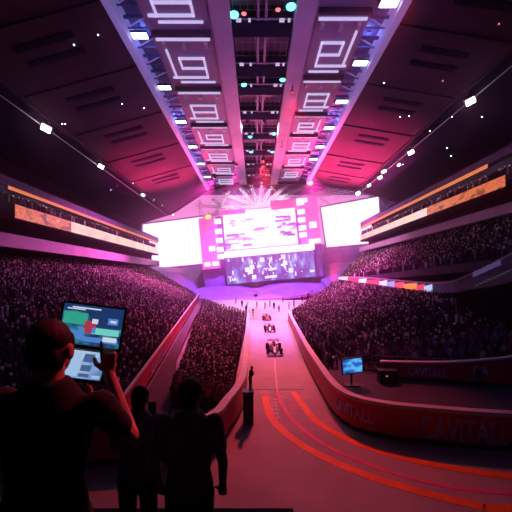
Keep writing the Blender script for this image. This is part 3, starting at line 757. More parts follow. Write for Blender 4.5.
# ------------------------------------------------------------------ roof
RZ = 35
def flat(name, x0, x1, y0, y1, z0, z1, m):
    mb = MB(); mb.box(((x0 + x1) / 2, (y0 + y1) / 2, ZC + (z0 + z1) / 2), (x1 - x0, y1 - y0, z1 - z0)); return struct(name, mb, m)
YN, YE = -10, 121
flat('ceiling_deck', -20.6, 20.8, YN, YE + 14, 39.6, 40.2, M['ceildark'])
flat('ceiling_beam', -6.0, -3.4, YN, YE + 1, RZ - .4, RZ + 1.2, M['beam']); flat('ceiling_beam', 5.2, 7.8, YN, YE + 1, RZ - .4, RZ + 1.2, M['beam'])
# mauve backing of the bays of light bars
flat('ceiling_panel', -15.4, -6.0, YN, 131, RZ + .7, RZ + 1.1, M['panelm']); flat('ceiling_panel', 7.8, 15.6, YN, YE + 1, RZ + .7, RZ + 1.1, M['panelm'])
# gantries: blue recess and its lilac edge beam
for sx, xa, xb, ye in ((-1, 15.4, 18.3, 131), (1, 15.6, 18.4, 122)):
    x0, x1 = sorted((sx * xa, sx * xb)); flat('ceiling_recess', x0, x1, YN, ye, RZ + 2.2, RZ + 2.6, M['blue'])
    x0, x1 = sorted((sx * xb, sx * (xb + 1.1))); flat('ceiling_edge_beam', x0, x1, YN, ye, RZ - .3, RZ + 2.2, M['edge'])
    y = 22
    while y < ye - 2:
        e = wempty('gantry_crosspiece', (sx * (xa + xb) / 2, y, ZC + RZ), 'blue steel crosspieces in the roof gantry over ' + ('the tablet side' if sx < 0 else 'the monitor side'), 'truss', 'gantry crosspieces ' + ('tablet side' if sx < 0 else 'monitor side'))
        mb = MB(); mb.box((sx * (xa + xb) / 2, y, ZC + RZ + 1.2), (xb - xa - .03, .35, .35)); mb.box((sx * (xa + xb) / 2, y + 1.6, ZC + RZ + .9), (xb - xa - .03, .2, .2)); mb.build('crossbar', M['blue'], e)
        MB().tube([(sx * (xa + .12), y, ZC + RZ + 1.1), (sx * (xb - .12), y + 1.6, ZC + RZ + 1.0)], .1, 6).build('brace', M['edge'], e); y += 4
# central bay: cross frames, mesh panels, spine
flat('ceiling_spine', .1, .5, YN, YE, RZ + 1.2, RZ + 1.6, M['panelm']); flat('ceiling_spine', 1.2, 1.6, YN, YE, RZ + 1.2, RZ + 1.6, M['panelm'])
def mesh_panel(ya, yb):
    e = wempty('mesh_panel', (.9, ya, ZC + RZ + 2), 'grey mesh panels between the dark frames of the central roof bay', 'ceiling panel', 'mesh panels of the central bay')
    MB().box((.9, (ya + yb) / 2, ZC + RZ + 3.2), (8.6, yb - ya, .1)).build('backing', M['panelm'], e)
    g = MB()
    for x in np.linspace(-3.2, 5.0, 9): g.box((x, (ya + yb) / 2, ZC + RZ + 2.4), (.09, yb - ya, .09))
    for y in np.linspace(ya, yb, 5): g.box((.9, y, ZC + RZ + 2.5), (8.5, .09, .09))
    g.build('mesh', M['beam'], e)
def cross_frame(y, d):
    e = wempty('roof_frame', (.9, y, ZC + RZ + 1), 'dark cross frames spanning the central roof bay', 'roof frame', 'cross frames of the central bay')
    MB().box((.9, y, ZC + RZ + 1.6), (8.6, d, 1.6)).build('girder', M['ceildark'], e)
    MB().box((.9, y - d / 2 - .5, ZC + RZ + 1.1), (8.4, .18, .18)).build('rail', M['beam'], e)
    for x in (-2.4, -.9, 3.6, 4.6): MB().box((x, y - d / 2 - .5, ZC + RZ + .9), (.7 if x in (-2.4, 3.6) else .35, .25, .4)).build('lamp', M['bar'], e)
ys = [38.5, 48.0, 57.5, 63.5, 73.5, 84, 95, 106, 117]
for a, b in zip(ys, ys[1:]):
    cross_frame(a, 2.6); mesh_panel(a + 1.6, b - 1.6)
cross_frame(ys[-1], 2.4)
def round_lamp(p, m, r, label, group):
    e = wempty('roof_lamp', p, label, 'ceiling lamp', group)
    MB().tube([(p[0], p[1], p[2] + .5), (p[0], p[1], p[2])], [r * .7, r * 1.15], 14, cap=False).build('housing', M['black'], e, smooth=True)
    MB().ball((p[0], p[1], p[2] + .05), (r, r, r * .5), 14, 8).build('lens', m, e, smooth=True)
for i, (px, py, dz) in enumerate(((234, 15, 0), (291, 7, 0), (244, 85, .2), (282.5, 80, .2), (250, 137, .4), (274, 134, .4), (251, 152, .4), (272.5, 152, .4))):
    y = (RZ + .3) * F / (HZ - py); p = pix(px, py, y)
    round_lamp(p, M['lampteal'], .62 if i < 2 else .5, ['teal lamp at the tablet side of the first roof frame', 'teal lamp at the monitor side of the first roof frame', 'teal lamp at the tablet side of the second roof frame', 'teal lamp at the monitor side of the second roof frame', 'teal lamp at the tablet side of the third roof frame', 'teal lamp at the monitor side of the third roof frame', 'teal lamp at the tablet side of the fourth roof frame', 'teal lamp at the monitor side of the fourth roof frame'][i], None)
for i, (px, py) in enumerate(((244, 14), (278, 10))):
    y = (RZ + .4) * F / (HZ - py); round_lamp(pix(px, py, y), M['lampred'], .35, ['small red lamp beside the teal lamp of the first frame, tablet side', 'small red lamp beside the teal lamp of the first frame, monitor side'][i], None)

# bays of light bars, each a panel with lit bars
def bar_bay(sx, ya, yb, var, label):
    xi, xo = (6.5, 15.0) if sx < 0 else (8.3, 15.3)
    L = yb - ya; fx = lambda t: sx * (xi + (xo - xi) * t); z = ZC + RZ + .25
    e = wempty('light_bar_panel', (fx(.5), ya, z), label, 'ceiling light')
    MB().box((fx(.5), (ya + yb) / 2, z + .35), (xo - xi, L - .5, .2)).build('backing', M['panelm'], e)
    MB().box((fx(.5), ya + .35, z), (xo - xi, .5, .7)).build('frame', M['ceil'], e)
    def bar(t0, s0, t1, s1, w=.30):
        a = Vector((fx(t0), ya + L * s0, z)); b = Vector((fx(t1), ya + L * s1, z)); d = b - a
        MB().box((a + b) / 2, (d.length + w, w, .3), 0, Matrix.Rotation(math.atan2(d.y, d.x), 3, 'Z')).build('light_bar', M['bar'], e)
    def clamp(t, s): MB().box((fx(t), ya + L * s, z - .1), (.5, .9, .6)).build('clamp', M['steel'], e)
    bar(.05, .12, .95, .12); clamp(.12, .2); clamp(.5, .22); clamp(.85, .2)
    bar(.22, .46, .22, .86); bar(.22, .86, .92, .86)
    if var % 2 == 0: bar(.22, .66, .68, .66); bar(.22, .46, .68, .46); bar(.68, .46, .68, .66); bar(.86, .3, .86, .86)
    else: bar(.22, .46, .8, .46); bar(.22, .66, .8, .66); bar(.8, .46, .8, .86)
    bar(.1, .97, .8, .97, .22)
nth = ['first', 'second', 'third', 'fourth', 'fifth', 'sixth', 'seventh', 'eighth']
for i, (a, b) in enumerate(((35.5, 46), (47.5, 60), (61.5, 75), (76, 88), (89, 100), (101, 112), (113, 124))): bar_bay(-1, a, b, i + 1, f'{nth[i]} panel of lit lilac bars in the roof row over the tablet, counted from above')
for i, (a, b) in enumerate(((43.5, 57), (58, 70), (71, 80.5), (81.5, 92), (93, 104), (105, 116))): bar_bay(1, a, b, i, f'{nth[i]} panel of lit lilac bars in the roof row over the monitor, counted from above')
def gantry_lamp(px, py, label):
    y = (RZ + .2) * F / (HZ - py); p = pix(px, py, y); sx = 1 if px > 256 else -1; p = (sx * min(max(abs(p[0]), 16.85), 17.05), p[1], p[2]); e = wempty('gantry_light', p, label, 'ceiling light')
    MB().tube([(p[0], p[1], p[2] + .3), (p[0], p[1], ZC + RZ + 2.2)], .06, 6).build('hanger', M['darkmetal'], e)
    MB().box((p[0], p[1], p[2] + .22), (2.4, 1.4, .3)).build('housing', M['darkmetal'], e, bevel=.05)
    MB().box((p[0], p[1], p[2] + .02), (2.2, 1.1, .12)).build('diffuser', M['lampgantry'], e)
for i, q in enumerate(((389, 4), (361, 63.5), (343, 102), (331, 128), (320.5, 147), (311.5, 159.5))): gantry_lamp(*q, f'{nth[i]} white lamp in the roof gantry over the monitor, counted from above')
for i, q in enumerate(((140, 36), (165, 88), (183, 122), (196, 147), (206, 164), (217, 177))): gantry_lamp(*q, f'{nth[i]} white lamp in the roof gantry over the tablet, counted from above')

# sloping outer roof and side roof
def sheet(name, pts, th, m):
    mb = MB(); mb.hexa([W(*p) for p in pts] + [W(p[0], p[1], p[2] + th) for p in pts]); return struct(name, mb, m)
RL = dict(i=(-19.4, RZ + .4), o=(-38.8, 30.0)); RR = dict(i=(19.5, RZ + .4), o=(36.4, 32.6))
ends = {-1: (131, 152), 1: (122, 120)}
for sx, R_ in ((-1, RL), (1, RR)):
    (xi, zi), (xo, zo) = R_['i'], R_['o']; ei, eo = ends[sx]
    sheet('ceiling_slope', [(xi, YN, zi), (xi, ei, zi), (xo, eo, zo), (xo, YN, zo)], .3, M['ceil'])
    def sl(t): return xi + (xo - xi) * t, zi + (zo - zi) * t
    for y in ((30, 42, 55, 70, 86, 103) if sx < 0 else (34, 46, 60, 76, 94, 108)):
        a, b = sl(.02), sl(.98); mb = MB(); mb.hexa([W(a[0], y, a[1] - .25), W(b[0], y, b[1] - .25), W(b[0], y + .5, b[1] - .25), W(a[0], y + .5, a[1] - .25), W(a[0], y, a[1]), W(b[0], y, b[1]), W(b[0], y + .5, b[1]), W(a[0], y + .5, a[1])]); struct('trim_roof', mb, M['ceil'])
        for dy in (3.2, 6.4):
            a, b = sl(.3), sl(.72); mb = MB(); mb.hexa([W(a[0], y + dy, a[1] - .12), W(b[0], y + dy, b[1] - .12), W(b[0], y + dy + 1.2, b[1] - .12), W(a[0], y + dy + 1.2, a[1] - .12), W(a[0], y + dy, a[1] + .02), W(b[0], y + dy, b[1] + .02), W(b[0], y + dy + 1.2, b[1] + .02), W(a[0], y + dy + 1.2, a[1] + .02)]); struct('trim_slot', mb, M['ceildark'])
    for t in (.0, .99):
        a = sl(t); mb = MB(); y1 = ei if t == 0 else eo
        mb.box((a[0], (YN + y1) / 2, ZC + a[1] - .2), (.5, y1 - YN, .5)); struct('trim_roof', mb, M['ceil'])
    zf = 17 if sx < 0 else 19.6; xw = xo + sx * 14
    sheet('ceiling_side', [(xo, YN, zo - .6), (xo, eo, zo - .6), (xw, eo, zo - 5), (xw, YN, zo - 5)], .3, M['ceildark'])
    sheet('wall_left' if sx < 0 else 'wall_right', [(xw, YN, -10.5), (xw, eo, -10.5), (xw + sx * .4, eo, -10.5), (xw + sx * .4, YN, -10.5)], zo + 6, M['balcdark'])
    # thin pipe along the eave
    mb = MB(); mb.tube([W(xo + sx * 1.2, YN, zo - 1.3), W(xo + sx * 1.2, eo - 2, zo - 1.3)], .1, 6); struct('trim_pipe', mb, M['steel'])
# end beam of the roof
mb = MB(); E = [(-38.8, 152, 30), (-19.4, 131, RZ + .2), (-6, 122, RZ + .4), (20, 122, RZ + .4), (36.4, 120, 32.4)]
for a, b in zip(E, E[1:]): mb.hexa([W(a[0], a[1], a[2] - .6), W(b[0], b[1], b[2] - .6), W(b[0], b[1] + 1.2, b[2] - .6), W(a[0], a[1] + 1.2, a[2] - .6), W(a[0], a[1], a[2] + 5), W(b[0], b[1], b[2] + 5), W(b[0], b[1] + 1.2, b[2] + 5), W(a[0], a[1] + 1.2, a[2] + 5)])
struct('ceiling_end_beam', mb, M['ceil'])
mb = MB(); mb.box((0, -12, 22), (110, .5, 60)); struct('wall_back', mb, M['balcdark'])

# floodlights hung along the eaves
def flood(px, py, X, k, label):
    y = X * F / (px - 256); p = pix(px, py, y); e = wempty('floodlight', p, label, 'floodlight')
    sx = 1 if X > 0 else -1; r = Matrix.Rotation(sx * -.5, 3, 'Y'); r = Matrix.Rotation(0.35, 3, 'X') @ r
    MB().box(Vector(p) + Vector((0, .3, .25)), (1.5 * k, .5, 1.0 * k), 0, r).build('housing', M['black'], e, bevel=.05)
    MB().box(p, (1.25 * k, .3, .8 * k), 0, r).build('lens', M['lampw'], e)
    MB().box(Vector(p) + Vector((0, .3, 1.0)), (.12, .12, 1.4)).build('hanger', M['darkmetal'], e)
for i, (px, py, k) in enumerate(((46, 128.5, 1.35), (101, 166.5, 1.0), (143, 195, .9), (153, 199.5, .8), (161, 205, 1), (172, 213.5, 1.3))): flood(px, py, -38.9, k, f'{nth[i]} floodlight under the eave over the tablet, counted from above')
for i, (px, py, k) in enumerate(((470.5, 101.5, 1.15), (411, 152.5, 1.0), (399, 165, .6), (384, 171.5, .9), (380, 177.5, .9), (369, 185.5, .8), (358, 193.5, 1.2))): flood(px, py, 36.4, k, f'{nth[i]} floodlight under the eave across from the tablet, counted from above')
# small sparkling lamps on the side roofs and slopes
sparks = [(62, 124), (65, 186 - 62), (117, 186), (74, 45), (98, 35), (122, 104), (144, 108), (133, 183), (111, 190), (452, 117), (403, 164.5), (409, 116), (443, 81), (400, 117), (447, 148), (430, 131), (482, 117), (499, 24), (451, 156), (384, 83)]
for i, (px, py) in enumerate(sparks):
    sx = -1 if px < 256 else 1; R_ = RL if sx < 0 else RR; q = (px - 256) / F; rz_ = (HZ - py) / F
    (xi, zi), (xo, zo) = R_['i'], R_['o']
    # meet of the sight line with the slope, else with the side roof
    sl_ = (zo - zi) / (xo - xi); y = (zi - sl_ * xi) / (rz_ - sl_ * q); x = q * y
    if abs(x) > abs(xo): sl_ = (-4.4) / (sx * 14); y = (zo - .6 - sl_ * xo) / (rz_ - sl_ * q)
    y *= .985
    if y < 40: continue
    p = pix(px, py, y); e = wempty('spark_lamp', p, 'tiny lamps dotted over the outer roof ' + ('on the tablet side' if sx < 0 else 'on the monitor side'), 'lamp', 'tiny roof lamps ' + ('tablet side' if sx < 0 else 'monitor side'))
    MB().ball(p, .11, 8, 6).build('bulb', M['lampred'] if i in (12, 17, 2) else M['lampgantry'], e); MB().box((p[0], p[1] + .2, p[2] + .15), (.3, .3, .25)).build('base', M['black'], e)

# ------------------------------------------------------------------ far end: glazing, trusses, windows
YB = 160
wb = MB(); wb.box((0, YB + 3.4, 22), (150, .5, 66)); struct('wall_end', wb, M['purple'])
wb = MB(); wb.box((0, YB + 2.9, ZC + 29), (110, .3, 24)); e = empty('window_3', (0, 0, 0), kind='structure'); wb.build('pane', M['mesh'], e)
def on(px, py, y=YB): return Vector(pix(px, py, y))
apex = [(255, 203), (262, 203)]
fan = [((168, 222), (322, 196)), ((200, 218), (322, 192)), ((222, 193), (254, 206)), ((238, 186), (256, 206)), ((250, 183), (258, 206)), ((262, 182), (259, 206)), ((275, 182), (260, 206)), ((290, 183), (262, 206)), ((310, 184), (264, 206)), ((340, 188), (268, 207)), ((212, 198), (232, 215)), ((230, 190), (215, 214)), ((330, 188), (300, 203)), ((310, 190), (330, 205)), ((196, 206), (250, 208)), ((200, 200), (200, 222)), ((264, 206), (378, 186))]
for i, (a, b) in enumerate(fan):
    e = wempty('roof_truss', on(*a), 'white truss members fanning over the big screen', 'truss', 'white trusses over the screen')
    p, q = on(*a), on(*b); d = (q - p).normalized(); n = Vector((d.z, 0, -d.x)) * .45
    for sgn in (-1, 1): MB().tube([p + n * sgn, q + n * sgn], .24, 6).build('chord', M['truss'], e)
    web = MB(); L = (q - p).length; k = max(3, int(L / 2.2))
    for j in range(k): web.tube([p + d * L * j / k + n * (1 if j % 2 else -1), p + d * L * (j + 1) / k - n * (1 if j % 2 else -1)], .09, 5)
    web.build('lattice', M['truss'], e)
lat = MB()
for j in range(16): 
    a = on(165 + j * 14, 176); b = on(205 + j * 14, 222); lat.tube([a + Vector((0, 1.5, 0)), b + Vector((0, 1.5, 0))], .1, 4); a = on(205 + j * 14, 176); b = on(165 + j * 14, 222); lat.tube([a + Vector((0, 1.7, 0)), b + Vector((0, 1.7, 0))], .1, 4)
struct('trim_lattice', lat, M['truss'])
def window(i, quad_, y):
    e = wempty(f'window_{i}', on(*quad_[0], y), kind='structure'); P = [on(*q, y) for q in quad_]
    MB().hexa([p + Vector((0, .1, 0)) for p in P] + [p for p in P]).build('pane', M['window'], e)
    fr = MB()
    for a, b in zip(P, P[1:] + P[:1]): fr.tube([a, b], .35, 6)
    fr.build('frame', M['truss'], e)
    mu = MB()
    for t in (.25, .5, .75): mu.tube([P[0].lerp(P[1], t) + Vector((0, -.05, 0)), P[3].lerp(P[2], t) + Vector((0, -.05, 0))], .05, 5)
    mu.build('mullion', M['truss'], e)
window(1, [(142, 224), (204, 216), (206, 264), (142, 270)], 150)
window(2, [(320, 207), (379, 196), (382, 243), (326, 248)], 150)

# big stage screen, leaning a little
SY = 126; kx = SY / F
sc0 = Vector(pix(262, 240, SY)); scr_e = empty('stage_screen', sc0, 'huge lit screen wall with pink side towers over the stage', 'screen'); scr_e.rotation_euler = (0, math.radians(-5.2), math.radians(0))
def sb(name, x0, v0, x1, v1, d0, d1, m, par=None, bevel=0):
    """a box given by picture offsets in the leaning frame"""
    return MB().box((((x0 + x1) / 2 - 262) * kx, (d0 + d1) / 2, (240 - (v0 + v1) / 2) * kx), ((x1 - x0) * kx, d1 - d0, abs(v1 - v0) * kx)).build(name, m, par or scr_e, bevel=bevel)
sb('backing', 201, 212, 321, 282, 1.5, 4, M['purple'])
sb('header', 222, 207.5, 248, 212, -.6, 1.5, M['pinkwall']); sb('header', 274, 202, 300, 211, -.6, 1.5, M['pinkwall'])
ms0 = sb('main_screen', 225, 209, 297.5, 247, -.3, 1.5, M['screenmain'])
fg = MB(); r2 = random.Random(3)
for k in range(16):
    x = r2.uniform(276, 294); v = r2.uniform(218, 238); fg.box(((x - 262) * kx, -.36, (240 - v) * kx), (r2.uniform(.6, 3.2), .1, r2.uniform(.4, 1.2)))
for k in range(8):
    x = r2.uniform(226, 250); v = r2.uniform(232, 244); fg.box(((x - 262) * kx, -.36, (240 - v) * kx), (r2.uniform(1.5, 5), .1, r2.uniform(.3, .9)))
fg.build('screen_pattern', glow('screen_mauve', (.40, .16, .52), .8), ms0)
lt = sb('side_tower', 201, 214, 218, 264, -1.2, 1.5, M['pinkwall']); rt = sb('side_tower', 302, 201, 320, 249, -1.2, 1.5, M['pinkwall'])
for v in (218, 228, 237, 246, 253): sb('lamp', 216.5, v - 2.4, 223, v + 2.4, -1.5, -.5, M['window'], lt)
for v in (259.5,): sb('lamp', 203, v - 2, 209, v + 2, -1.6, -.9, M['window'], lt); sb('lamp', 211, v - 2, 217, v + 2, -1.6, -.9, M['window'], lt)
sb('lamp', 209, 242, 215, 247, -1.6, -.9, M['window'], lt)
for v in (207, 216, 224, 232, 239): sb('lamp', 299.5, v - 2.4, 306.5, v + 2.4, -1.5, -.5, M['window'], rt)
sb('lamp', 299.5, 203, 310, 207, -1.7, -.8, M['window'], rt); sb('lamp', 310, 227, 317, 233, -1.6, -.9, M['window'], rt); sb('lamp', 308, 244, 320, 248, -1.6, -.9, M['window'], rt)
sb('canopy', 224, 249, 312, 254.5, -3.5, 1.5, M['window'])
lo_ = sb('lower_screen', 224, 256, 312, 281, -.5, 1.5, M['screenlow'])
lw = MB()
for k in range(60):
    x = r2.gauss(262, 24); x = min(309, max(227, x)); v = r2.uniform(257, 278); lw.box(((x - 262) * kx, -.56, (240 - v) * kx), (r2.choice((.3, .5, 1.6)), .1, r2.choice((.3, .8, 1.6))))
lw.build('screen_pattern', glow('screen_sparkle', (.75, .68, 1), 1.3), lo_)
for px, py in ((208, 217), (310, 183)):
    p = pix(px, py, SY - 2 if px < 256 else 119); e = wempty('amber_lamp', p, 'amber lamp glowing ' + ('on the lower side tower of the screen' if px < 256 else 'under the roof edge above the screen'), 'lamp')
    MB().ball(p, (1.1, .6, .9), 12, 8).build('bulb', M['warm'], e, smooth=True); MB().tube([(p[0], p[1] + .5, p[2]), (p[0], p[1] + 1.6, p[2] + .4)], [.9, .5], 10).build('housing', M['black'], e)
    MB().tube([(p[0], p[1] + 1.2, p[2]), (p[0], p[1] + 1.2, p[2] + (5 if px > 256 else 1.8))], .12, 6).build('bracket', M['darkmetal'], e)

# stage: round tiers
def tier(name, cx, cy, rx, ry, z0, z1, tilt, m, a0=math.pi, a1=2 * math.pi, rin=None):
    mb = MB(); n = 48; loops = []
    for z in (z0, z1):
        loops.append([(cx + rx * math.cos(a0 + (a1 - a0) * i / n), cy + ry * math.sin(a0 + (a1 - a0) * i / n), z + ZC + tilt * rx * math.cos(a0 + (a1 - a0) * i / n)) for i in range(n + 1)] )
    i0 = len(mb.v); mb.v += loops[0] + loops[1]; k = n + 1
    mb.f += [tuple(range(i0, i0 + k))[::-1], tuple(range(i0 + k, i0 + 2 * k))] + [(i0 + j, i0 + j + 1, i0 + j + 1 + k, i0 + j + k) for j in range(n)] + [(i0 + n, i0, i0 + k, i0 + n + k)]
    mb.m += [0] * (n + 3); return struct(name, mb, m)
def dish(prof, m, cx=0, cy=131, rx=34, ry=23, n=44):
    mb = MB(); A = [math.pi * (1 + i / n) for i in range(n + 1)]
    P = [[(cx + rx * r * math.cos(a), cy + ry * r * math.sin(a), ZC + z + 2.6 * math.cos(a) ** 2 + .05 * rx * r * math.cos(a)) for a in A] for r, z in prof]
    for L0_, L1_ in zip(P, P[1:]):
        for i in range(n): mb.hexa([(p[0], p[1], p[2] - .5) for p in (L0_[i], L0_[i + 1], L1_[i + 1], L1_[i])] + [L0_[i], L0_[i + 1], L1_[i + 1], L1_[i]])
    return struct('stage_floor', mb, m)
dish([(1.0, -8.6), (1.0, -7.3), (.97, -6.9)], M['magenta']); dish([(.965, -6.75), (.75, -5.4), (.55, -4.5), (.2, -3.4)], M['purple'])
# purple banks at either side of the stage
bk = MB(); bk.hexa([W(-50, 116, -10), W(-22, 116, -8), W(-22, 148, -8), W(-50, 148, -10), W(-50, 116, .5), W(-24, 116, -5.4), W(-24, 148, 4), W(-50, 148, 6.0)]); struct('stage_bank', bk, M['purple'])
bk = MB(); bk.hexa([W(24, 117, -9), W(52, 117, -9), W(52, 148, -9), W(24, 148, -9), W(25, 117, -3), W(52, 117, 1), W(52, 148, 9), W(25, 148, 6)]); struct('stage_bank', bk, M['purple'])

# ------------------------------------------------------------------ cars on the track
def make_car(loc, body, label, wing='white'):
    e = empty('race_car', loc, label, 'car')                    # nose towards -y
    b = MB(); R = [(-2.5, .10, .10, .26), (-2.0, .18, .14, .30), (-1.2, .26, .22, .40), (-.4, .40, .28, .48), (.5, .62, .30, .50), (1.2, .50, .30, .55), (2.0, .25, .22, .50), (2.3, .15, .15, .45)]
    for (y, rx, rz, zc), (y2, rx2, rz2, zc2) in zip(R, R[1:]):
        pa = [(-rx, y, zc - rz), (rx, y, zc - rz), (rx, y, zc + rz * .6), (rx * .5, y, zc + rz), (-rx * .5, y, zc + rz), (-rx, y, zc + rz * .6)]; pb_ = [(-rx2, y2, zc2 - rz2), (rx2, y2, zc2 - rz2), (rx2, y2, zc2 + rz2 * .6), (rx2 * .5, y2, zc2 + rz2), (-rx2 * .5, y2, zc2 + rz2), (-rx2, y2, zc2 + rz2 * .6)]
        for k in range(6): b.quad([pa[k], pa[(k + 1) % 6], pb_[(k + 1) % 6], pb_[k]])
    b.quad([(-.1, -2.5, .16), (.1, -2.5, .16), (.1, -2.5, .34), (-.1, -2.5, .34)]); b.build('body', M[body], e)
    MB().box((0, 1.0, .95), (.34, 1.4, .45)).build('engine_cover', M[body], e, bevel=.12)
    w = MB(); w.box((0, -2.55, .16), (1.9, .5, .06)); w.box((-.93, -2.5, .26), (.05, .6, .28)); w.box((.93, -2.5, .26), (.05, .6, .28)); w.build('front_wing', M['black'], e)
    w = MB(); w.box((0, 2.2, 1.12), (1.5, .6, .07)); w.box((0, 2.3, .95), (1.5, .3, .06)); w.box((-.75, 2.2, .85), (.05, .75, .65)); w.box((.75, 2.2, .85), (.05, .75, .65)); w.build('rear_wing', M[wing], e)
    MB().tube([(-.35, -.1, .80), (-.33, -.6, .98), (0, -.85, 1.0), (.33, -.6, .98), (.35, -.1, .80)], .045, 6).build('halo', M['black'], e)
    MB().ball((0, -.25, .88), (.15, .17, .16), 12, 8).build('driver_helmet', M['white'], e, smooth=True)
    for x, y, r_, wd in ((-.82, -1.55, .36, .36), (.82, -1.55, .36, .36), (-.82, 1.6, .38, .44), (.82, 1.6, .38, .44)):
        wh = MB().tube([(x - wd / 2, y, r_), (x - wd / 2 + .05, y, r_), (x + wd / 2 - .05, y, r_), (x + wd / 2, y, r_)], [r_ * .86, r_, r_, r_ * .86], 20).build('wheel', M['tyre'], e)
        MB().tube([(x - wd / 2 - .01, y, r_), (x + wd / 2 + .01, y, r_)], .17, 12).build('hub', M['steel'], wh)
    ax = MB()
    for y in (-1.55, 1.6):
        for dy in (-.15, .15): ax.tube([(-.75, y + dy, .4), (.75, y + dy, .4)], .03, 6)
    ax.build('suspension', M['black'], e); e.scale = (1.12, 1.12, 1.2); return e
make_car((2.6, 48.2, 0), 'carred', 'dark red open-wheel race car leading the three on the track')
make_car((2.75, 67.5, 0), 'cardark', 'dark race car between the lead car and the last car')
make_car((2.75, 86, 0), 'carred', 'small dark red race car last in line, by the people on the floor')

# people around the head of the track
spots = [(242, 304, 'dark'), (247, 306, 'pale'), (246, 310, 'dark'), (253, 313, 'dark'), (265, 306, 'mauve'), (270, 304, 'dark'), (274, 306, 'dark'), (283, 300, 'mauve'), (289, 306, 'pale'), (294, 304, 'dark'), (302, 299, 'dark'), (308, 296, 'red'), (312, 293, 'dark'), (236, 301, 'mauve'), (257, 305, 'red'), (279, 309, 'pale')]
for i, (px, py, k) in enumerate(spots):
    py += 3; y = 8051 / (py - HZ + 53); x = (px - 256) * y / F; z = max(0, (y - 86) * 3.5 / 22)
    o = bpy.data.objects.new('person', SP[k][i % 2]); COL.objects.link(o); o.location = (x, y, z); o.rotation_euler = (0, 0, random.uniform(0, 6.28)); o.scale = (1.25,) * 3
    tag(o, f'person in {WORDS[k]} standing on the bright floor at the head of the track', 'person', f'people in {WORDS[k][2:]}s on the floor before the stage')

# monitor behind the barrier
mp = Vector(pix(352, 365.5, 29)); mo = wempty('trackside_monitor', (mp.x, mp.y, 1.2), 'blue glowing monitor on a stand behind the curved barrier', 'monitor')
Rm = Matrix.Rotation(math.radians(-4), 3, 'Y') @ Matrix.Rotation(math.radians(12), 3, 'Z')
MB().box(mp, (2.0, .2, 1.4), 0, Rm).build('case', M['black'], mo, bevel=.03); MB().box(mp + Rm @ Vector((0, -.11, 0)), (1.8, .03, 1.2), 0, Rm).build('screen', M['monitor'], mo)
st = MB(); st.tube([(mp.x, mp.y + .15, 1.2), (mp.x, mp.y + .15, mp.z)], .09, 8); st.build('post', M['darkmetal'], mo); MB().box((mp.x, mp.y + .1, 1.25), (1.3, .9, .1)).build('base', M['black'], mo)
# crate with a small lamp at the end of the short barrier
cp = Vector(pix(386, 376, 30.2)); ce = wempty('equipment_case', (cp.x, cp.y, 1.2), 'black equipment case with a tiny red lamp at the end of the short barrier', 'case')
MB().box((cp.x, cp.y - .3, 1.75), (1.6, .8, 1.1)).build('box', M['black'], ce, bevel=.04); MB().box((cp.x, cp.y - .3, 2.33), (1.66, .86, .08)).build('lid', M['darkmetal'], ce); MB().ball((cp.x - .2, cp.y - .73, 1.9), .06, 8, 6).build('lamp', M['lampred'], ce)
# railing before the dark stand
rl = wempty('railing', (12, 33, 1.2), 'thin grey railing at the foot of the dark stand above the short barrier', 'railing')
for x in np.arange(11.5, 24.6, 1.6): MB().tube([(x, 33.2 - .23 * (x - 11.5), 1.2), (x, 33.2 - .23 * (x - 11.5), 2.9)], .035, 6).build('post', M['steel'], rl)
for z in (2.2, 2.9): MB().tube([(11.4, 33.22, z), (24.7, 30.16, z)], .035, 6).build('rail', M['steel'], rl)

# ------------------------------------------------------------------ added lights
MAG = (1, .10, .60); RED = (1, .05, .09); VIO = (.42, .22, 1); NAVY = (.16, .16, 1)
spot('added spotlight over the stage aimed at the far end of the track', W(2, 117, 34), (2.5, 90, 0), (1, .34, .55), 270000, 60, .9)  # added wash brightening the far floor
spot('added spotlight under the roof aimed down on the middle of the track', W(2, 96, 34), (2.6, 58, 0), (1, .13, .17), 230000, 40, .9)  # added fill reddening the middle of the floor
spot('added spotlight under the roof aimed down on the near end of the track', W(6.5, 59.5, 33.4), (3, 30, 0), (1, .055, .085), 95000, 36, .9, size=.6)  # added red fill for the near floor, fixture invented
spot('added spotlight aimed from the stage side at the tall stand behind the tablet', W(-14, 112, 34), (-30, 86, 9), MAG, 640000, 66, 1)  # added magenta light that brightens this crowd
spot('added spotlight aimed from the stage side at the stand under the ribbon board', W(16.9, 105.5, 34), (20, 82, 5), MAG, 760000, 62, 1)  # added to lift the crowd opposite
spot('added spotlight aimed from the roof at the low crowd block', W(-6, 100, 34), (-7, 66, 1), MAG, 340000, 36, .9)  # added magenta light over the low block
spot('added red spotlight aimed at the straight barrier between the crowd blocks', W(6.5, 84, 33.4), (-12.5, 48, 3), (1, .03, .09), 190000, 30, 1, size=.6)  # added to redden the barrier face
for sx in (-1, 1):
    n_ = 'beside the screen ' + ('on the tablet side' if sx < 0 else 'on the monitor side')
    spot('added uplight aimed at the outer roof ' + n_, W(sx * 27, 118, -3.5 if sx < 0 else -1.7), W(sx * 28, 101, 33), (1, .035, .20), 1050000 if sx < 0 else 1350000, 64, 1)  # added roof wash, fixture invented
    spot('added balcony uplight aimed at the roof beams ' + ('above the tablet' if sx < 0 else 'across from the tablet'), W(-39.3, 34, 13.2) if sx < 0 else W(35.2, 34, 16), W(-sx * 3, 54, 36), VIO, 25000, 42, .8)  # added violet fill for the roof beams
    spot('added navy light in the roof over the near rows ' + ('behind the tablet' if sx < 0 else 'beyond the short barrier'), W(sx * 12, 6, 33), W(sx * 26, 40, -4), NAVY, 4500, 62, 1)  # added blue ambience for the near rows
spot('added uplight before the screen aimed at the middle roof beams', W(0, 112, -5.2), W(1, 86, 35), (1, .14, .42), 190000, 56, 1)  # added pink fill for the middle beams
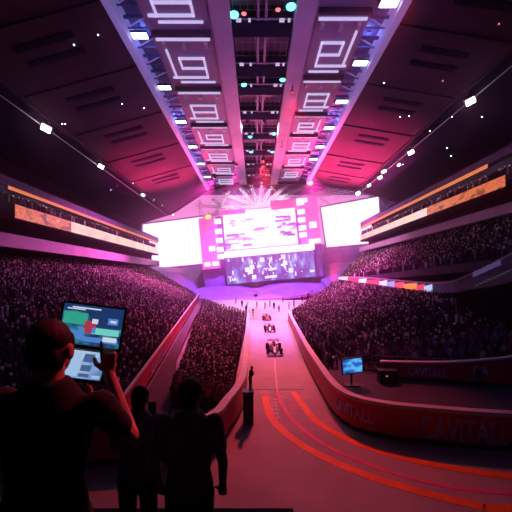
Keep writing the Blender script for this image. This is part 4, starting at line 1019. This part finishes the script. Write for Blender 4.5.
for sx in (-1, 1): spot('added white spotlight above the roof edge aimed at the trusses, ' + ('tablet side' if sx < 0 else 'monitor side'), W(sx * 20, 149, 44), W(-sx * 2, 160, 29), (1, .75, .95), 34000, 90, 1)  # added light on the trusses, placed out of sight
for sx in (-1, 1):
    spot('added pink spotlight aimed at the balcony crowd ' + ('above the tablet' if sx < 0 else 'across from the tablet'), W(sx * 2, 76, 36), W(sx * 40, 108, 13.5), (1, .36, .72), 150000, 76, 1, size=.6)  # added to brighten the people on the balcony
spot('added pink spotlight aimed at the far end of the balcony above the tablet', W(-8, 124, 34.5), (-40, 128, 24), (1, .30, .68), 110000, 56, 1, size=.6)  # added to lighten the balcony end
spot('added pink spotlight aimed at the far end of the balcony across from the tablet', W(8, 116, 34.5), (36, 108, 28), (1, .30, .68), 70000, 56, 1, size=.6)  # added counterpart for the other balcony end
spot('added violet spotlight aimed at the stage', W(0, 104, 34), W(0, 126, -4), (.46, .13, 1), 260000, 96, .9)  # added purple light for the stage and banks
spot('added unseen red spotlight aimed at the man with the tablet', W(3.9, 7.4, 6.8), (-.95, 1.6, ZC - .4), RED, 4200, 11, .5, r=.15, size=.3, mast=True)  # unseen lamp added to rim the man in red
for sx in (-1, 1):  # added blue fills that brighten the gantry recess
    for y in (50, 75, 100):
        e = empty('added_gantry_light', W(sx * 16.9, y, RZ + 1.9), 'added blue floodlights inside the roof gantry over ' + ('the tablet' if sx < 0 else 'the monitor'), 'floodlight', 'added gantry floodlights ' + ('tablet side' if sx < 0 else 'monitor side'))
        MB().box((0, 0, .1), (.5, .5, .2)).build('housing', M['black'], e)
        L = bpy.data.lights.new('lamp', 'POINT'); L.energy = 300; L.color = (.22, .3, 1); L.shadow_soft_size = .2
        o = bpy.data.objects.new('lamp', L); COL.objects.link(o); o.parent = e; o.location = (0, 0, -.4)

# ------------------------------------------------------------------ air and sky
wd = bpy.data.worlds.new('hall_air'); S.world = wd; wd.use_nodes = True; nt = wd.node_tree
bg = nt.nodes['Background']; bg.inputs['Color'].default_value = (.02, .02, .05, 1); bg.inputs['Strength'].default_value = .12
vs = nt.nodes.new('ShaderNodeVolumeScatter'); vs.inputs['Density'].default_value = .0022; vs.inputs['Anisotropy'].default_value = .91; vs.inputs['Color'].default_value = (1, .34, .74, 1)
nt.links.new(vs.outputs['Volume'], nt.nodes['World Output'].inputs['Volume'])

for o in bpy.data.objects:
    if '_world' in o: del o['_world']
